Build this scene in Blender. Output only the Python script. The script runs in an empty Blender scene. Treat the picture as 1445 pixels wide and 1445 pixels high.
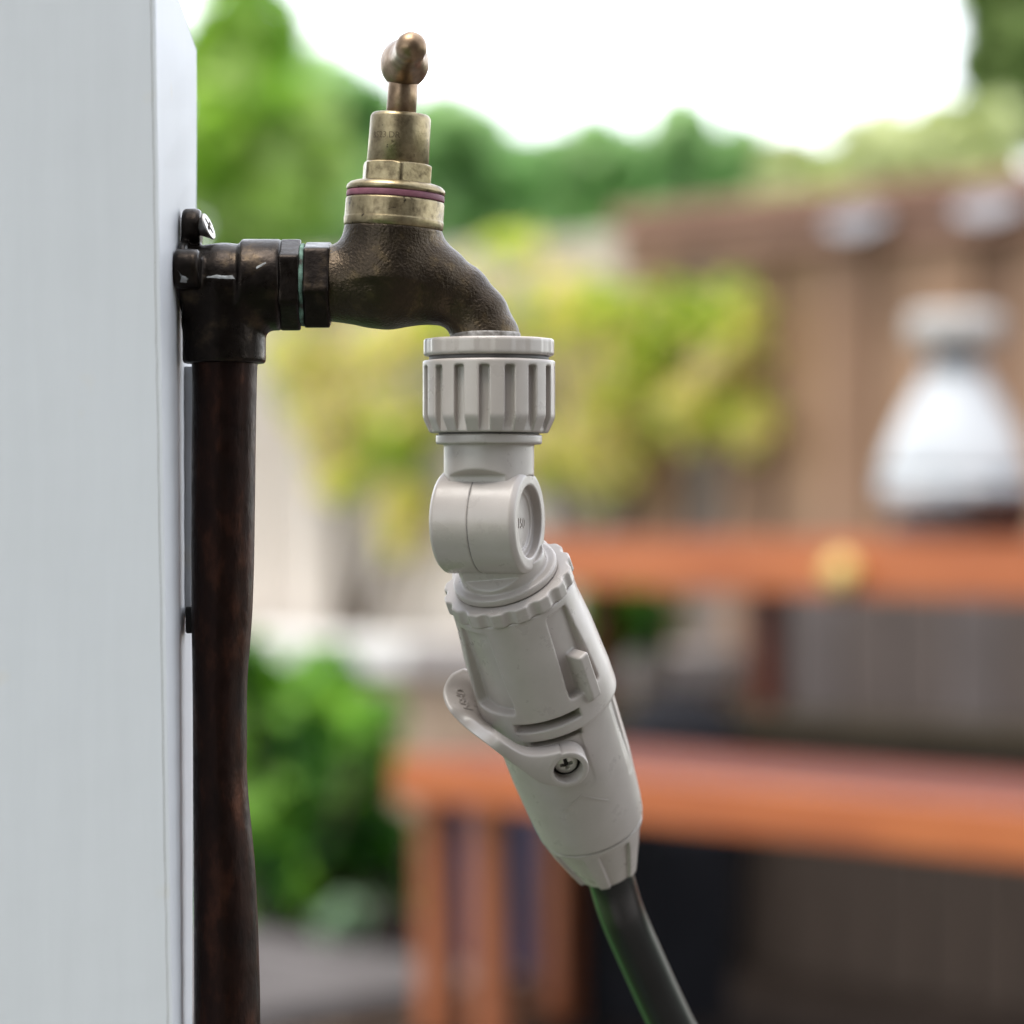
import bpy, bmesh, math, random
import numpy as np
from mathutils import Vector, Matrix

R = math.radians
random.seed(7)
rng = np.random.default_rng(11)
scene = bpy.context.scene
C = scene.collection

# ------------------------------------------------------------------ camera, sky, sun, exposure
H = 0.85            # eye height (m)
D = 0.90            # camera to tap (m)
FPX = 4500.0        # focal length in photograph pixels
cam_d = bpy.data.cameras.new('camera')
cam = bpy.data.objects.new('camera', cam_d)
C.objects.link(cam)
cam.location = (0, -D, H)
cam.rotation_euler = (R(90), 0, 0)
cam_d.sensor_width = 24
cam_d.lens = 24 * FPX / 1445.0
cam_d.clip_start = 0.02
cam_d.clip_end = 3000
cam_d.dof.use_dof = True
cam_d.dof.focus_distance = D
cam_d.dof.aperture_fstop = cam_d.lens / 15.5
scene.camera = cam

SUN_EL = R(62)                       # overcast: a high soft sun beyond the tap, over the garden
world = bpy.data.worlds.new('World')
scene.world = world
world.use_nodes = True
wn = world.node_tree
for n in list(wn.nodes): wn.nodes.remove(n)
w_out = wn.nodes.new('ShaderNodeOutputWorld')
w_bg = wn.nodes.new('ShaderNodeBackground')
w_sky = wn.nodes.new('ShaderNodeTexSky')
w_sky.sky_type = 'NISHITA'
w_sky.sun_disc = False
w_sky.sun_elevation = SUN_EL
w_sky.sun_rotation = R(25)
w_sky.air_density = 1.0
w_sky.dust_density = 0.6
w_hsv = wn.nodes.new('ShaderNodeHueSaturation')      # cloud cover takes the blue out of the sky
w_hsv.inputs['Saturation'].default_value = 0.26
w_bg.inputs['Strength'].default_value = 0.15
wn.links.new(w_sky.outputs[0], w_hsv.inputs['Color'])
wn.links.new(w_hsv.outputs[0], w_bg.inputs['Color'])
wn.links.new(w_bg.outputs[0], w_out.inputs['Surface'])

sun_d = bpy.data.lights.new('sun', 'SUN')
sun_d.energy = 1.4
sun_d.angle = R(35)
sun_d.color = (1.0, 0.95, 0.88)
sun = bpy.data.objects.new('sun', sun_d)
C.objects.link(sun)
sun_dir = Vector((-0.22, -0.20, 1.0)).normalized()
sun.rotation_euler = sun_dir.to_track_quat('Z', 'Y').to_euler()

scene.view_settings.view_transform = 'Standard'
scene.view_settings.look = 'None'
scene.view_settings.gamma = 1
scene.cycles.use_denoising = True
scene.cycles.sample_clamp_indirect = 3.0
scene.view_settings.use_curve_mapping = False
scene.view_settings.exposure = 1.72

# ------------------------------------------------------------------ helpers: objects
def link_mesh(name, verts, faces, mat, parent=None, smooth=True, loc=(0, 0, 0)):
    me = bpy.data.meshes.new(name)
    if isinstance(verts, np.ndarray) and isinstance(faces, np.ndarray):
        n, m, k = len(verts), len(faces), faces.shape[1]
        me.vertices.add(n); me.vertices.foreach_set('co', verts.astype(np.float32).ravel())
        me.loops.add(m * k); me.loops.foreach_set('vertex_index', faces.astype(np.int32).ravel())
        me.polygons.add(m)
        me.polygons.foreach_set('loop_start', np.arange(0, m * k, k, dtype=np.int32))
        me.update(calc_edges=True); me.validate()
    else:
        me.from_pydata([tuple(v) for v in verts], [], [tuple(f) for f in faces]); me.update()
    if smooth:
        me.polygons.foreach_set('use_smooth', np.ones(len(me.polygons), dtype=bool))
    if mat: me.materials.append(mat)
    o = bpy.data.objects.new(name, me)
    C.objects.link(o)
    if parent: o.parent = parent
    o.location = loc
    return o

def from_bm(name, bm, mat, parent=None, smooth=False, loc=(0, 0, 0)):
    bmesh.ops.recalc_face_normals(bm, faces=bm.faces)
    me = bpy.data.meshes.new(name); bm.to_mesh(me); bm.free()
    if smooth: me.polygons.foreach_set('use_smooth', np.ones(len(me.polygons), dtype=bool))
    if mat: me.materials.append(mat)
    o = bpy.data.objects.new(name, me); C.objects.link(o)
    if parent: o.parent = parent
    o.location = loc
    return o

def tag(o, label, cat, group=None):
    o['label'] = label; o['category'] = cat
    if group: o['group'] = group
    return o

def thing(name, label, cat, loc=(0, 0, 0), group=None, rotz=0.0):
    o = bpy.data.objects.new(name, None); C.objects.link(o)
    o.empty_display_size = 0.02
    o.location = loc; o.rotation_euler = (0, 0, rotz)
    return tag(o, label, cat, group)

def structure(o):
    o['kind'] = 'structure'; return o

def add_box(bm, lo, hi, bevel=0.0, M=None):
    vs = [bm.verts.new((x, y, z)) for x in (lo[0], hi[0]) for y in (lo[1], hi[1]) for z in (lo[2], hi[2])]
    fs = []
    for f in ((0, 1, 3, 2), (4, 6, 7, 5), (0, 4, 5, 1), (2, 3, 7, 6), (0, 2, 6, 4), (1, 5, 7, 3)):
        fs.append(bm.faces.new([vs[i] for i in f]))
    geom = vs
    if bevel > 0:
        es = list({e for f in fs for e in f.edges})
        r = bmesh.ops.bevel(bm, geom=es, offset=bevel, segments=2, profile=0.5, affect='EDGES')
        geom = list({v for f in r['faces'] for v in f.verts} | {v for v in vs if v.is_valid})
    if M is not None:
        bmesh.ops.transform(bm, matrix=M, verts=[v for v in geom if v.is_valid])
    return geom

def box(name, lo, hi, mat, parent=None, bevel=0.0, M=None):
    bm = bmesh.new(); add_box(bm, lo, hi, bevel, M)
    return from_bm(name, bm, mat, parent)

def lathe(prof, seg=64, M=None):
    """prof: (radius, height) pairs; closed with end caps where radius is 0"""
    P = np.array(prof, dtype=float)
    a = np.linspace(0, 2 * math.pi, seg, endpoint=False)
    v = np.zeros((len(P), seg, 3))
    v[:, :, 0] = P[:, 0:1] * np.cos(a); v[:, :, 1] = P[:, 0:1] * np.sin(a); v[:, :, 2] = P[:, 1:2]
    v = v.reshape(-1, 3)
    i = np.arange(len(P) - 1)[:, None] * seg; j = np.arange(seg)[None, :]; j2 = (j + 1) % seg
    f = np.stack([i + j, i + j2, i + seg + j2, i + seg + j], -1).reshape(-1, 4)
    if M is not None: v = xf(v, M)
    return v, f

def xf(v, M):
    A = np.array(M)
    return v @ A[:3, :3].T + A[:3, 3]

# ------------------------------------------------------------------ helpers: signed distance shapes, meshed with surface nets
def surface_net(fn, lo, hi, res):
    lo = np.array(lo, float); hi = np.array(hi, float)
    n = np.ceil((hi - lo) / res).astype(int) + 1
    ax = [(lo[k] + res * np.arange(n[k])).astype(np.float32) for k in range(3)]
    X, Y, Z = np.meshgrid(*ax, indexing='ij')
    F = fn(X, Y, Z).astype(np.float32)
    S = F < 0
    c = np.zeros((n[0] - 1, n[1] - 1, n[2] - 1), dtype=np.uint8)
    offs = [(i, j, k) for i in (0, 1) for j in (0, 1) for k in (0, 1)]
    sl = lambda i, j, k: (slice(i, n[0] - 1 + i), slice(j, n[1] - 1 + j), slice(k, n[2] - 1 + k))
    for o in offs: c += S[sl(*o)]
    act = (c > 0) & (c < 8)
    idx = np.argwhere(act)
    vid = -np.ones(act.shape, dtype=np.int64); vid[act] = np.arange(len(idx))
    vals = {o: F[idx[:, 0] + o[0], idx[:, 1] + o[1], idx[:, 2] + o[2]] for o in offs}
    acc = np.zeros((len(idx), 3)); cnt = np.zeros(len(idx))
    for o in offs:
        for k in range(3):
            if o[k] == 0:
                o2 = list(o); o2[k] = 1; o2 = tuple(o2)
                a, b = vals[o], vals[o2]
                m = (a < 0) != (b < 0)
                t = np.where(m, a / np.where(m, a - b, 1), 0)
                p = np.zeros((len(idx), 3)); p[:] = o; p[:, k] = t
                acc[m] += p[m]; cnt[m] += 1
    V = lo + res * (idx + acc / cnt[:, None])
    Q = []
    for k in range(3):
        s1 = [slice(None)] * 3; s2 = [slice(None)] * 3
        s1[k] = slice(0, n[k] - 1); s2[k] = slice(1, n[k])
        A, B = S[tuple(s1)], S[tuple(s2)]
        e = np.argwhere(A != B)
        u, w = (k + 1) % 3, (k + 2) % 3
        e = e[(e[:, u] > 0) & (e[:, w] > 0) & (e[:, u] < n[u] - 1) & (e[:, w] < n[w] - 1)]
        q = []
        for du, dw in ((-1, -1), (0, -1), (0, 0), (-1, 0)):
            p = e.copy(); p[:, u] += du; p[:, w] += dw
            q.append(vid[p[:, 0], p[:, 1], p[:, 2]])
        q = np.stack(q, 1)
        inside_first = A[e[:, 0], e[:, 1], e[:, 2]]
        q[~inside_first] = q[~inside_first][:, ::-1]
        Q.append(q)
    return V, np.concatenate(Q)

def sdf_part(name, fn, lo, hi, res, mat, parent, M=None, relax=1):
    """mesh an implicit shape (mm), place it with M (mm), link in metres"""
    V, Q = surface_net(fn, lo, hi, res)
    for _ in range(relax):                        # light relaxation takes the grid steps off moulded edges
        acc = np.zeros_like(V); cnt = np.zeros(len(V))
        for a, b in ((0, 1), (1, 2), (2, 3), (3, 0)):
            np.add.at(acc, Q[:, a], V[Q[:, b]]); np.add.at(cnt, Q[:, a], 1)
            np.add.at(acc, Q[:, b], V[Q[:, a]]); np.add.at(cnt, Q[:, b], 1)
        V = 0.5 * V + 0.5 * acc / cnt[:, None]
    if M is not None: V = xf(V, M)
    return link_mesh(name, V * 0.001, Q, mat, parent)

def smin(a, b, k):
    h = np.clip(0.5 + 0.5 * (b - a) / k, 0, 1)
    return b * (1 - h) + a * h - k * h * (1 - h)
def smax(a, b, k): return -smin(-a, -b, k)
def round_cone(X, Y, Z, a, b, ra, rb):
    a = np.array(a, float); b = np.array(b, float); d = b - a
    t = np.clip(((X - a[0]) * d[0] + (Y - a[1]) * d[1] + (Z - a[2]) * d[2]) / (d @ d), 0, 1)
    return np.sqrt((X - a[0] - t * d[0]) ** 2 + (Y - a[1] - t * d[1]) ** 2 + (Z - a[2] - t * d[2]) ** 2) - (ra + (rb - ra) * t)
def cyl(q, h, r, h0, h1, k=0.6):
    """q radial distance, h axial coordinate"""
    return smax(q - r, np.maximum(h0 - h, h - h1), k)

# pixel of the photograph -> mm relative to the camera axis, at a depth y (mm) behind the focus plane
def px(x, y, dep=0.0):
    s = 0.2 * (900.0 + dep) / 900.0
    return np.array([(x - 722.5) * s, dep, (722.5 - y) * s])
# pixel -> metres in the garden at distance d from the camera
def gd(x, d): return Vector(((x - 722.5) * d / FPX, d - D, 0))

# ------------------------------------------------------------------ helpers: materials
def mat(name):
    m = bpy.data.materials.new(name); m.use_nodes = True
    nt = m.node_tree
    return m, nt, nt.nodes['Principled BSDF']
def node(nt, typ, **kw):
    n = nt.nodes.new(typ)
    for k, v in kw.items():
        if k in n.inputs: n.inputs[k].default_value = v
        else: setattr(n, k, v)
    return n
def noise(nt, scale, detail=4, rough=0.6, stretch=None, coord='Object'):
    tc = node(nt, 'ShaderNodeTexCoord')
    nz = node(nt, 'ShaderNodeTexNoise')
    nz.inputs['Scale'].default_value = scale; nz.inputs['Detail'].default_value = detail
    nz.inputs['Roughness'].default_value = rough
    if stretch:
        mp = node(nt, 'ShaderNodeMapping'); mp.inputs['Scale'].default_value = stretch
        nt.links.new(tc.outputs[coord], mp.inputs['Vector']); nt.links.new(mp.outputs[0], nz.inputs['Vector'])
    else:
        nt.links.new(tc.outputs[coord], nz.inputs['Vector'])
    return nz.outputs['Fac']
def ramp(nt, fac, stops):
    r = node(nt, 'ShaderNodeValToRGB')
    el = r.color_ramp.elements
    while len(el) < len(stops): el.new(0.5)
    for e, (p, c) in zip(el, stops):
        e.position = p; e.color = (*c, 1) if len(c) == 3 else c
    nt.links.new(fac, r.inputs['Fac'])
    return r.outputs['Color']
def bump(nt, b, height, dist, strength=1.0, normal=None):
    bp = node(nt, 'ShaderNodeBump')
    bp.inputs['Distance'].default_value = dist; bp.inputs['Strength'].default_value = strength
    nt.links.new(height, bp.inputs['Height'])
    if normal is not None: nt.links.new(normal, bp.inputs['Normal'])
    nt.links.new(bp.outputs[0], b.inputs['Normal'])
    return bp.outputs[0]
def mixc(nt, fac, a, b):
    m = node(nt, 'ShaderNodeMix'); m.data_type = 'RGBA'
    for sock, v in ((m.inputs[0], fac), (m.inputs[6], a), (m.inputs[7], b)):
        if hasattr(v, 'is_linked') or hasattr(v, 'links'): nt.links.new(v, sock)
        else: sock.default_value = v if isinstance(v, float) else (*v, 1)
    return m.outputs[2]
def grey(nt, fac, lo, hi, p0=0.3, p1=0.7):
    return ramp(nt, fac, [(p0, (lo,) * 3), (p1, (hi,) * 3)])

def simple(name, stops, scale, rough=0.6, metallic=0.0, bump_d=0.0, bump_scale=None, stretch=None, spec=0.5, detail=5, rvar=0.0):
    m, nt, b = mat(name)
    nz = noise(nt, scale, detail, 0.6, stretch)
    nt.links.new(ramp(nt, nz, stops), b.inputs['Base Color'])
    b.inputs['Metallic'].default_value = metallic
    b.inputs['Specular IOR Level'].default_value = spec
    if rvar > 0:
        nt.links.new(grey(nt, noise(nt, scale * 1.7, 4), rough - rvar, rough + rvar), b.inputs['Roughness'])
    else: b.inputs['Roughness'].default_value = rough
    if bump_d > 0: bump(nt, b, noise(nt, bump_scale or scale * 4, 3, 0.6, stretch), bump_d)
    return m

# close-up materials
m, nt, b = mat('grey_plastic'); M_plastic = m
base = ramp(nt, noise(nt, 90, 5), [(0.25, (0.385, 0.345, 0.312)), (0.75, (0.44, 0.397, 0.362))])
grime = ramp(nt, noise(nt, 70, 4, 0.6), [(0.25, (0.12, 0.12, 0.12)), (0.5, (0, 0, 0))])
nt.links.new(mixc(nt, grime, base, (0.29, 0.26, 0.225)), b.inputs['Base Color'])
nt.links.new(grey(nt, noise(nt, 130, 5, 0.65), 0.24, 0.40), b.inputs['Roughness'])
b.inputs['Specular IOR Level'].default_value = 0.6
bump(nt, b, noise(nt, 2600, 3), 0.00003)
M_plastic_dark = simple('grey_plastic_joint', [(0.3, (0.10, 0.095, 0.09)), (0.7, (0.14, 0.13, 0.125))], 90, 0.55)

m, nt, b = mat('aged_brass'); M_brass = m
nz = noise(nt, 260, 6, 0.65)
base = ramp(nt, nz, [(0.30, (0.085, 0.063, 0.036)), (0.48, (0.25, 0.20, 0.115)), (0.75, (0.37, 0.31, 0.185))])
sp = ramp(nt, noise(nt, 420, 3, 0.7), [(0.30, (1, 1, 1)), (0.36, (0, 0, 0))])
nt.links.new(mixc(nt, sp, base, (0.06, 0.045, 0.03)), b.inputs['Base Color'])
b.inputs['Metallic'].default_value = 0.9
nt.links.new(grey(nt, noise(nt, 300, 4), 0.27, 0.46), b.inputs['Roughness'])
bump(nt, b, noise(nt, 900, 4), 0.00008)

M_knob = simple('worn_brass', [(0.3, (0.13, 0.085, 0.05)), (0.55, (0.25, 0.17, 0.105)), (0.8, (0.36, 0.27, 0.18))], 220, 0.36, 0.85, 0.00006, 800, rvar=0.08)

m, nt, b = mat('cast_bronze'); M_cast = m
nz = noise(nt, 150, 6, 0.6)
base = ramp(nt, nz, [(0.25, (0.031, 0.023, 0.017)), (0.55, (0.053, 0.039, 0.025)), (0.85, (0.15, 0.105, 0.052))])
nt.links.new(base, b.inputs['Base Color'])
b.inputs['Metallic'].default_value = 0.88
b.inputs['Specular IOR Level'].default_value = 0.6
nt.links.new(grey(nt, noise(nt, 220, 4), 0.30, 0.45), b.inputs['Roughness'])
n1 = bump(nt, b, noise(nt, 1250, 2, 0.5), 0.00044, 0.6)
bump(nt, b, noise(nt, 2600, 2, 0.5), 0.00012, 0.5, n1)

M_fitting = simple('dark_bronze_fitting', [(0.25, (0.011, 0.0085, 0.0072)), (0.55, (0.020, 0.0152, 0.0122)), (0.85, (0.070, 0.050, 0.029))], 170, 0.34, 0.85, 0.00018, 420, rvar=0.09, spec=0.35)
M_pipe = simple('tarnished_copper', [(0.30, (0.012, 0.0065, 0.0055)), (0.52, (0.024, 0.0105, 0.0072)), (0.76, (0.078, 0.029, 0.016))], 130, 0.42, 0.80, 0.00035, 260, stretch=(1, 1, 0.45), rvar=0.10)
M_washer = simple('purple_fibre', [(0.3, (0.13, 0.035, 0.055)), (0.7, (0.24, 0.085, 0.115))], 300, 0.6)
M_verdigris = simple('verdigris', [(0.40, (0.025, 0.025, 0.018)), (0.52, (0.07, 0.13, 0.10)), (0.75, (0.17, 0.29, 0.23))], 300, 0.8)
M_lime = simple('lime_scale', [(0.35, (0.10, 0.085, 0.07)), (0.55, (0.26, 0.245, 0.23)), (0.75, (0.40, 0.385, 0.37))], 350, 0.6, 0.2, bump_d=0.0002, bump_scale=900)
M_steel = simple('zinc_steel', [(0.3, (0.30, 0.28, 0.26)), (0.7, (0.46, 0.44, 0.41))], 400, 0.36, 0.9)
M_screw = simple('bright_zinc', [(0.3, (0.62, 0.60, 0.55)), (0.7, (0.78, 0.76, 0.71))], 400, 0.45, 0.7)
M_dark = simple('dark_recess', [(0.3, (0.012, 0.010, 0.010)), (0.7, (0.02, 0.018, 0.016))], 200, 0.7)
M_scrape = simple('paint_smear', [(0.35, (0.16, 0.165, 0.165)), (0.65, (0.46, 0.48, 0.48))], 400, 0.5)
M_hose = simple('dark_hose', [(0.3, (0.004, 0.005, 0.004)), (0.7, (0.008, 0.009, 0.008))], 80, 0.33, bump_d=0.00006, bump_scale=500, spec=0.38)
M_stripe = simple('green_stripe', [(0.3, (0.02, 0.08, 0.018)), (0.7, (0.032, 0.12, 0.026))], 80, 0.4)

m, nt, b = mat('white_paint'); M_white = m
streak = noise(nt, 30, 5, 0.6, (6, 1, 0.5))
base = ramp(nt, streak, [(0.3, (0.585, 0.605, 0.635)), (0.7, (0.61, 0.63, 0.66))])
spots = ramp(nt, noise(nt, 42, 2, 0.5), [(0.24, (0.7, 0.7, 0.7)), (0.30, (0, 0, 0))])
base = mixc(nt, spots, base, (0.62, 0.60, 0.56))
base = mixc(nt, grey(nt, noise(nt, 9, 4, 0.6), 0.0, 0.16), base, (0.48, 0.48, 0.475))
nt.links.new(base, b.inputs['Base Color'])
b.inputs['Roughness'].default_value = 0.5
n1 = bump(nt, b, noise(nt, 330, 4, 0.65, (4, 4, 0.35)), 0.00010, 0.5)
bump(nt, b, noise(nt, 60, 3, 0.6), 0.0003, 0.35, n1)
M_dirt = simple('dirty_joint', [(0.35, (0.09, 0.072, 0.055)), (0.7, (0.28, 0.26, 0.235))], 90, 0.7, stretch=(1, 1, 0.3))

# garden materials
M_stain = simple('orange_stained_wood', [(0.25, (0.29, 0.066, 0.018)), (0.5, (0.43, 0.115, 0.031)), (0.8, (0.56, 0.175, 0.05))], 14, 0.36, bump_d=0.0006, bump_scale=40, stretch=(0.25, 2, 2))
M_leg = simple('shaded_orange_stain', [(0.25, (0.23, 0.065, 0.022)), (0.5, (0.33, 0.10, 0.034)), (0.8, (0.42, 0.14, 0.05))], 14, 0.55, bump_d=0.0006, bump_scale=40, stretch=(2, 2, 0.25))  # shade on the bench legs is put into this darker stain
M_dimmed = simple('dimmed_red_stain', [(0.25, (0.07, 0.018, 0.010)), (0.5, (0.12, 0.030, 0.017)), (0.8, (0.17, 0.048, 0.028))], 14, 0.65, bump_d=0.0006, bump_scale=40, stretch=(0.25, 2, 2), spec=0.15)  # darker than the aprons: dimmer light on the tops painted into the colour
M_board_b = simple('brown_fence_board', [(0.25, (0.29, 0.165, 0.095)), (0.55, (0.40, 0.245, 0.15)), (0.85, (0.47, 0.335, 0.24))], 3.0, 0.75, bump_d=0.002, bump_scale=30, stretch=(6, 6, 0.6))
M_board_d = simple('darker_fence_board', [(0.25, (0.20, 0.11, 0.062)), (0.55, (0.33, 0.195, 0.12)), (0.85, (0.42, 0.29, 0.21))], 3.0, 0.75, bump_d=0.002, bump_scale=30, stretch=(6, 6, 0.6))
M_board_g = simple('greyed_fence_board', [(0.25, (0.21, 0.155, 0.125)), (0.55, (0.31, 0.25, 0.21)), (0.85, (0.40, 0.34, 0.30))], 3.0, 0.75, bump_d=0.002, bump_scale=30, stretch=(6, 6, 0.6))
M_board_p = simple('pale_fence_board', [(0.25, (0.43, 0.36, 0.30)), (0.55, (0.53, 0.47, 0.41)), (0.85, (0.60, 0.55, 0.50))], 3.0, 0.75, bump_d=0.002, bump_scale=30, stretch=(6, 6, 0.6))
M_rail = simple('fence_capping', [(0.25, (0.23, 0.115, 0.075)), (0.6, (0.33, 0.175, 0.115)), (0.85, (0.42, 0.25, 0.18))], 6, 0.6, bump_d=0.002, bump_scale=30)
M_render = simple('pale_coping', [(0.25, (0.62, 0.60, 0.57)), (0.75, (0.76, 0.74, 0.71))], 4, 0.8, bump_d=0.002, bump_scale=50)
M_coping_dark = simple('darker_coping', [(0.25, (0.24, 0.21, 0.20)), (0.75, (0.36, 0.325, 0.31))], 4, 0.85, bump_d=0.002, bump_scale=50)  # darker grey than the rest of the coping
M_brick = simple('brown_masonry', [(0.3, (0.28, 0.19, 0.125)), (0.7, (0.42, 0.31, 0.22))], 8, 0.85, bump_d=0.004, bump_scale=40)
M_slab = simple('grey_paving', [(0.3, (0.07, 0.062, 0.06)), (0.7, (0.11, 0.10, 0.097))], 5, 0.95, spec=0.15, bump_d=0.003, bump_scale=60)
M_shaded_foot = simple('shaded_fence_foot', [(0.3, (0.075, 0.056, 0.048)), (0.7, (0.135, 0.105, 0.092))], 5, 0.85, bump_d=0.002, bump_scale=50)  # shade under the table is put into this board colour
M_housebrick = simple('house_brick', [(0.3, (0.035, 0.029, 0.026)), (0.7, (0.065, 0.053, 0.046))], 12, 0.85, bump_d=0.003, bump_scale=40)
M_pane = simple('window_glass', [(0.3, (0.02, 0.025, 0.03)), (0.7, (0.03, 0.035, 0.04))], 3, 0.05)
M_terrace = simple('dark_terrace', [(0.3, (0.07, 0.062, 0.058)), (0.7, (0.12, 0.107, 0.10))], 4, 0.85, bump_d=0.002, bump_scale=60)
M_planter = simple('dark_brown_timber', [(0.3, (0.028, 0.018, 0.012)), (0.7, (0.066, 0.045, 0.033))], 5, 0.9, bump_d=0.001, bump_scale=40, stretch=(4, 4, 0.6))
M_rim = simple('shadow_dark_timber', [(0.3, (0.016, 0.012, 0.006)), (0.7, (0.034, 0.026, 0.014))], 6, 0.9, spec=0.12)  # dark as the shadow gap behind the bench, painted on the rim
M_shaded_foot2 = simple('mauve_grey_board', [(0.3, (0.095, 0.076, 0.070)), (0.7, (0.16, 0.132, 0.124))], 5, 0.85, stretch=(4, 4, 0.6))  # second tone of the shaded fence foot
M_soil = simple('shaded_soil', [(0.3, (0.009, 0.0065, 0.005)), (0.7, (0.022, 0.016, 0.013))], 6, 0.95, bump_d=0.03, bump_scale=25, spec=0.05)  # near black: under-bench shade is put into the soil colour
M_lawn = simple('lawn', [(0.3, (0.028, 0.060, 0.012)), (0.7, (0.052, 0.108, 0.024))], 3, 0.9, bump_d=0.02, bump_scale=90)
M_black = simple('black_plastic', [(0.3, (0.008, 0.008, 0.010)), (0.7, (0.014, 0.014, 0.017))], 8, 0.85, spec=0.12)
M_navy = simple('navy_plastic', [(0.3, (0.010, 0.020, 0.055)), (0.7, (0.016, 0.030, 0.085))], 8, 0.45)
M_glaze = simple('white_glaze', [(0.3, (0.44, 0.46, 0.48)), (0.7, (0.58, 0.59, 0.60))], 6, 0.3)
M_band = simple('blue_grey_glaze', [(0.35, (0.28, 0.36, 0.42)), (0.55, (0.62, 0.64, 0.66)), (0.75, (0.74, 0.75, 0.76))], 14, 0.35)
M_lid = simple('grey_lid', [(0.3, (0.36, 0.34, 0.32)), (0.7, (0.46, 0.44, 0.42))], 12, 0.45)
M_neck = simple('slate_neck', [(0.3, (0.16, 0.17, 0.18)), (0.7, (0.24, 0.25, 0.26))], 12, 0.4)
M_darkwood = simple('dark_wood', [(0.3, (0.055, 0.032, 0.028)), (0.7, (0.10, 0.06, 0.05))], 14, 0.5, stretch=(1, 1, 6))
M_yellow = simple('yellow_paint', [(0.3, (0.66, 0.47, 0.13)), (0.7, (0.72, 0.55, 0.19))], 20, 0.5)
M_bark = simple('bark', [(0.3, (0.07, 0.05, 0.035)), (0.7, (0.15, 0.11, 0.08))], 10, 0.9, bump_d=0.01, bump_scale=30)
M_plate = simple('white_enamel', [(0.3, (0.27, 0.26, 0.275)), (0.7, (0.34, 0.33, 0.345))], 12, 0.4)

def leaf_mat(name, stops, trans=0.35, clump=5.0):
    m, nt, b = mat(name)
    g = node(nt, 'ShaderNodeNewGeometry')
    nz = noise(nt, clump, 2, 0.5)
    mr = node(nt, 'ShaderNodeMapRange'); mr.inputs[1].default_value = 0.40; mr.inputs[2].default_value = 0.60
    nt.links.new(nz, mr.inputs[0])
    mx0 = node(nt, 'ShaderNodeMix'); mx0.inputs[0].default_value = 0.62
    nt.links.new(g.outputs['Random Per Island'], mx0.inputs[2]); nt.links.new(mr.outputs[0], mx0.inputs[3])
    col = ramp(nt, mx0.outputs[0], stops)
    nt.links.new(col, b.inputs['Base Color'])
    b.inputs['Roughness'].default_value = 0.5
    tr = node(nt, 'ShaderNodeBsdfTranslucent')
    nt.links.new(col, tr.inputs['Color'])
    mx = node(nt, 'ShaderNodeMixShader'); mx.inputs[0].default_value = trans
    nt.links.new(b.outputs[0], mx.inputs[1]); nt.links.new(tr.outputs[0], mx.inputs[2])
    nt.links.new(mx.outputs[0], nt.nodes['Material Output'].inputs['Surface'])
    return m
L_tree = leaf_mat('tree_leaf', [(0.1, (0.18, 0.38, 0.11)), (0.5, (0.32, 0.54, 0.20)), (0.9, (0.50, 0.68, 0.34))], 0.6, 1.6)
L_lime = leaf_mat('lime_leaf', [(0.1, (0.16, 0.38, 0.03)), (0.5, (0.36, 0.56, 0.06)), (0.9, (0.54, 0.68, 0.26))], 0.6, 2.6)
L_pale = leaf_mat('pale_leaf', [(0.1, (0.36, 0.44, 0.13)), (0.5, (0.54, 0.60, 0.24)), (0.9, (0.70, 0.74, 0.44))], 0.55, 2.5)
L_olive = leaf_mat('olive_leaf', [(0.1, (0.09, 0.15, 0.03)), (0.5, (0.18, 0.28, 0.07)), (0.9, (0.34, 0.44, 0.16))], 0.55, 2.2)
L_vine = leaf_mat('vine_leaf', [(0.08, (0.22, 0.42, 0.03)), (0.26, (0.48, 0.64, 0.06)), (0.42, (0.80, 0.80, 0.12)), (0.58, (0.88, 0.82, 0.28)), (0.72, (0.86, 0.66, 0.48)), (0.90, (0.56, 0.68, 0.10))], 0.62, 5.5)
L_bush = leaf_mat('bush_leaf', [(0.18, (0.012, 0.06, 0.006)), (0.45, (0.06, 0.22, 0.012)), (0.82, (0.30, 0.58, 0.06))], 0.45, 7.0)
L_sage = leaf_mat('sage_leaf', [(0.0, (0.24, 0.38, 0.22)), (1.0, (0.40, 0.54, 0.36))])

# ================================================================== THE POST (white, left edge)
O3 = np.array([0, 0, H * 1000.0])                 # camera axis in world mm
def placed(parent_loc):                           # matrix (mm): camera-axis coordinates -> coordinates of a thing at parent_loc
    return Matrix.Translation(Vector(O3) - Vector(parent_loc) * 1000.0)

post_loc = (-0.20, 0.0, 0.0)
post = thing('post', 'broad white painted timber post with slanted top beside the tap', 'post', post_loc)
def post_edges(pyv):
    q = min(max(pyv, -80), 1500) / 1445.0
    f = 219 + (243 - 219) * q; r = 278.5 + (271.5 - 278.5) * q
    return (f - 722.5) * 0.2 * 850 / 900, (r - 722.5) * 0.2 * 950 / 900
bm = bmesh.new()
rows = []
lvls = [(722.5 + 850 / 0.2 * 900 / 900)] + list(np.linspace(1500, 70, 18))
for pyv in lvls:
    zc = (722.5 - pyv) * 0.2
    if pyv > 3000: zc = -850
    xf_, xr_ = post_edges(pyv)
    zr = zc * 950 / 900 if pyv < 3000 else -850.0
    zf = zc * 850 / 900 if pyv < 3000 else -850.0
    rows.append([(-400, -50, zf), (xf_, -50, zf), (xr_, 50, zr), (-400, 50, zr)])
xf_, xr_ = post_edges(-60)
ztop_f = (722.5 + 60) * 0.2
rows.append([(-400, -50, ztop_f), (xf_, -50, ztop_f), (rows[-1][2][0], 49.99, rows[-1][2][2] + 0.02), (-400, 49.99, rows[-1][2][2] + 0.02)])
vr = [[bm.verts.new(p) for p in r] for r in rows]
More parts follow.
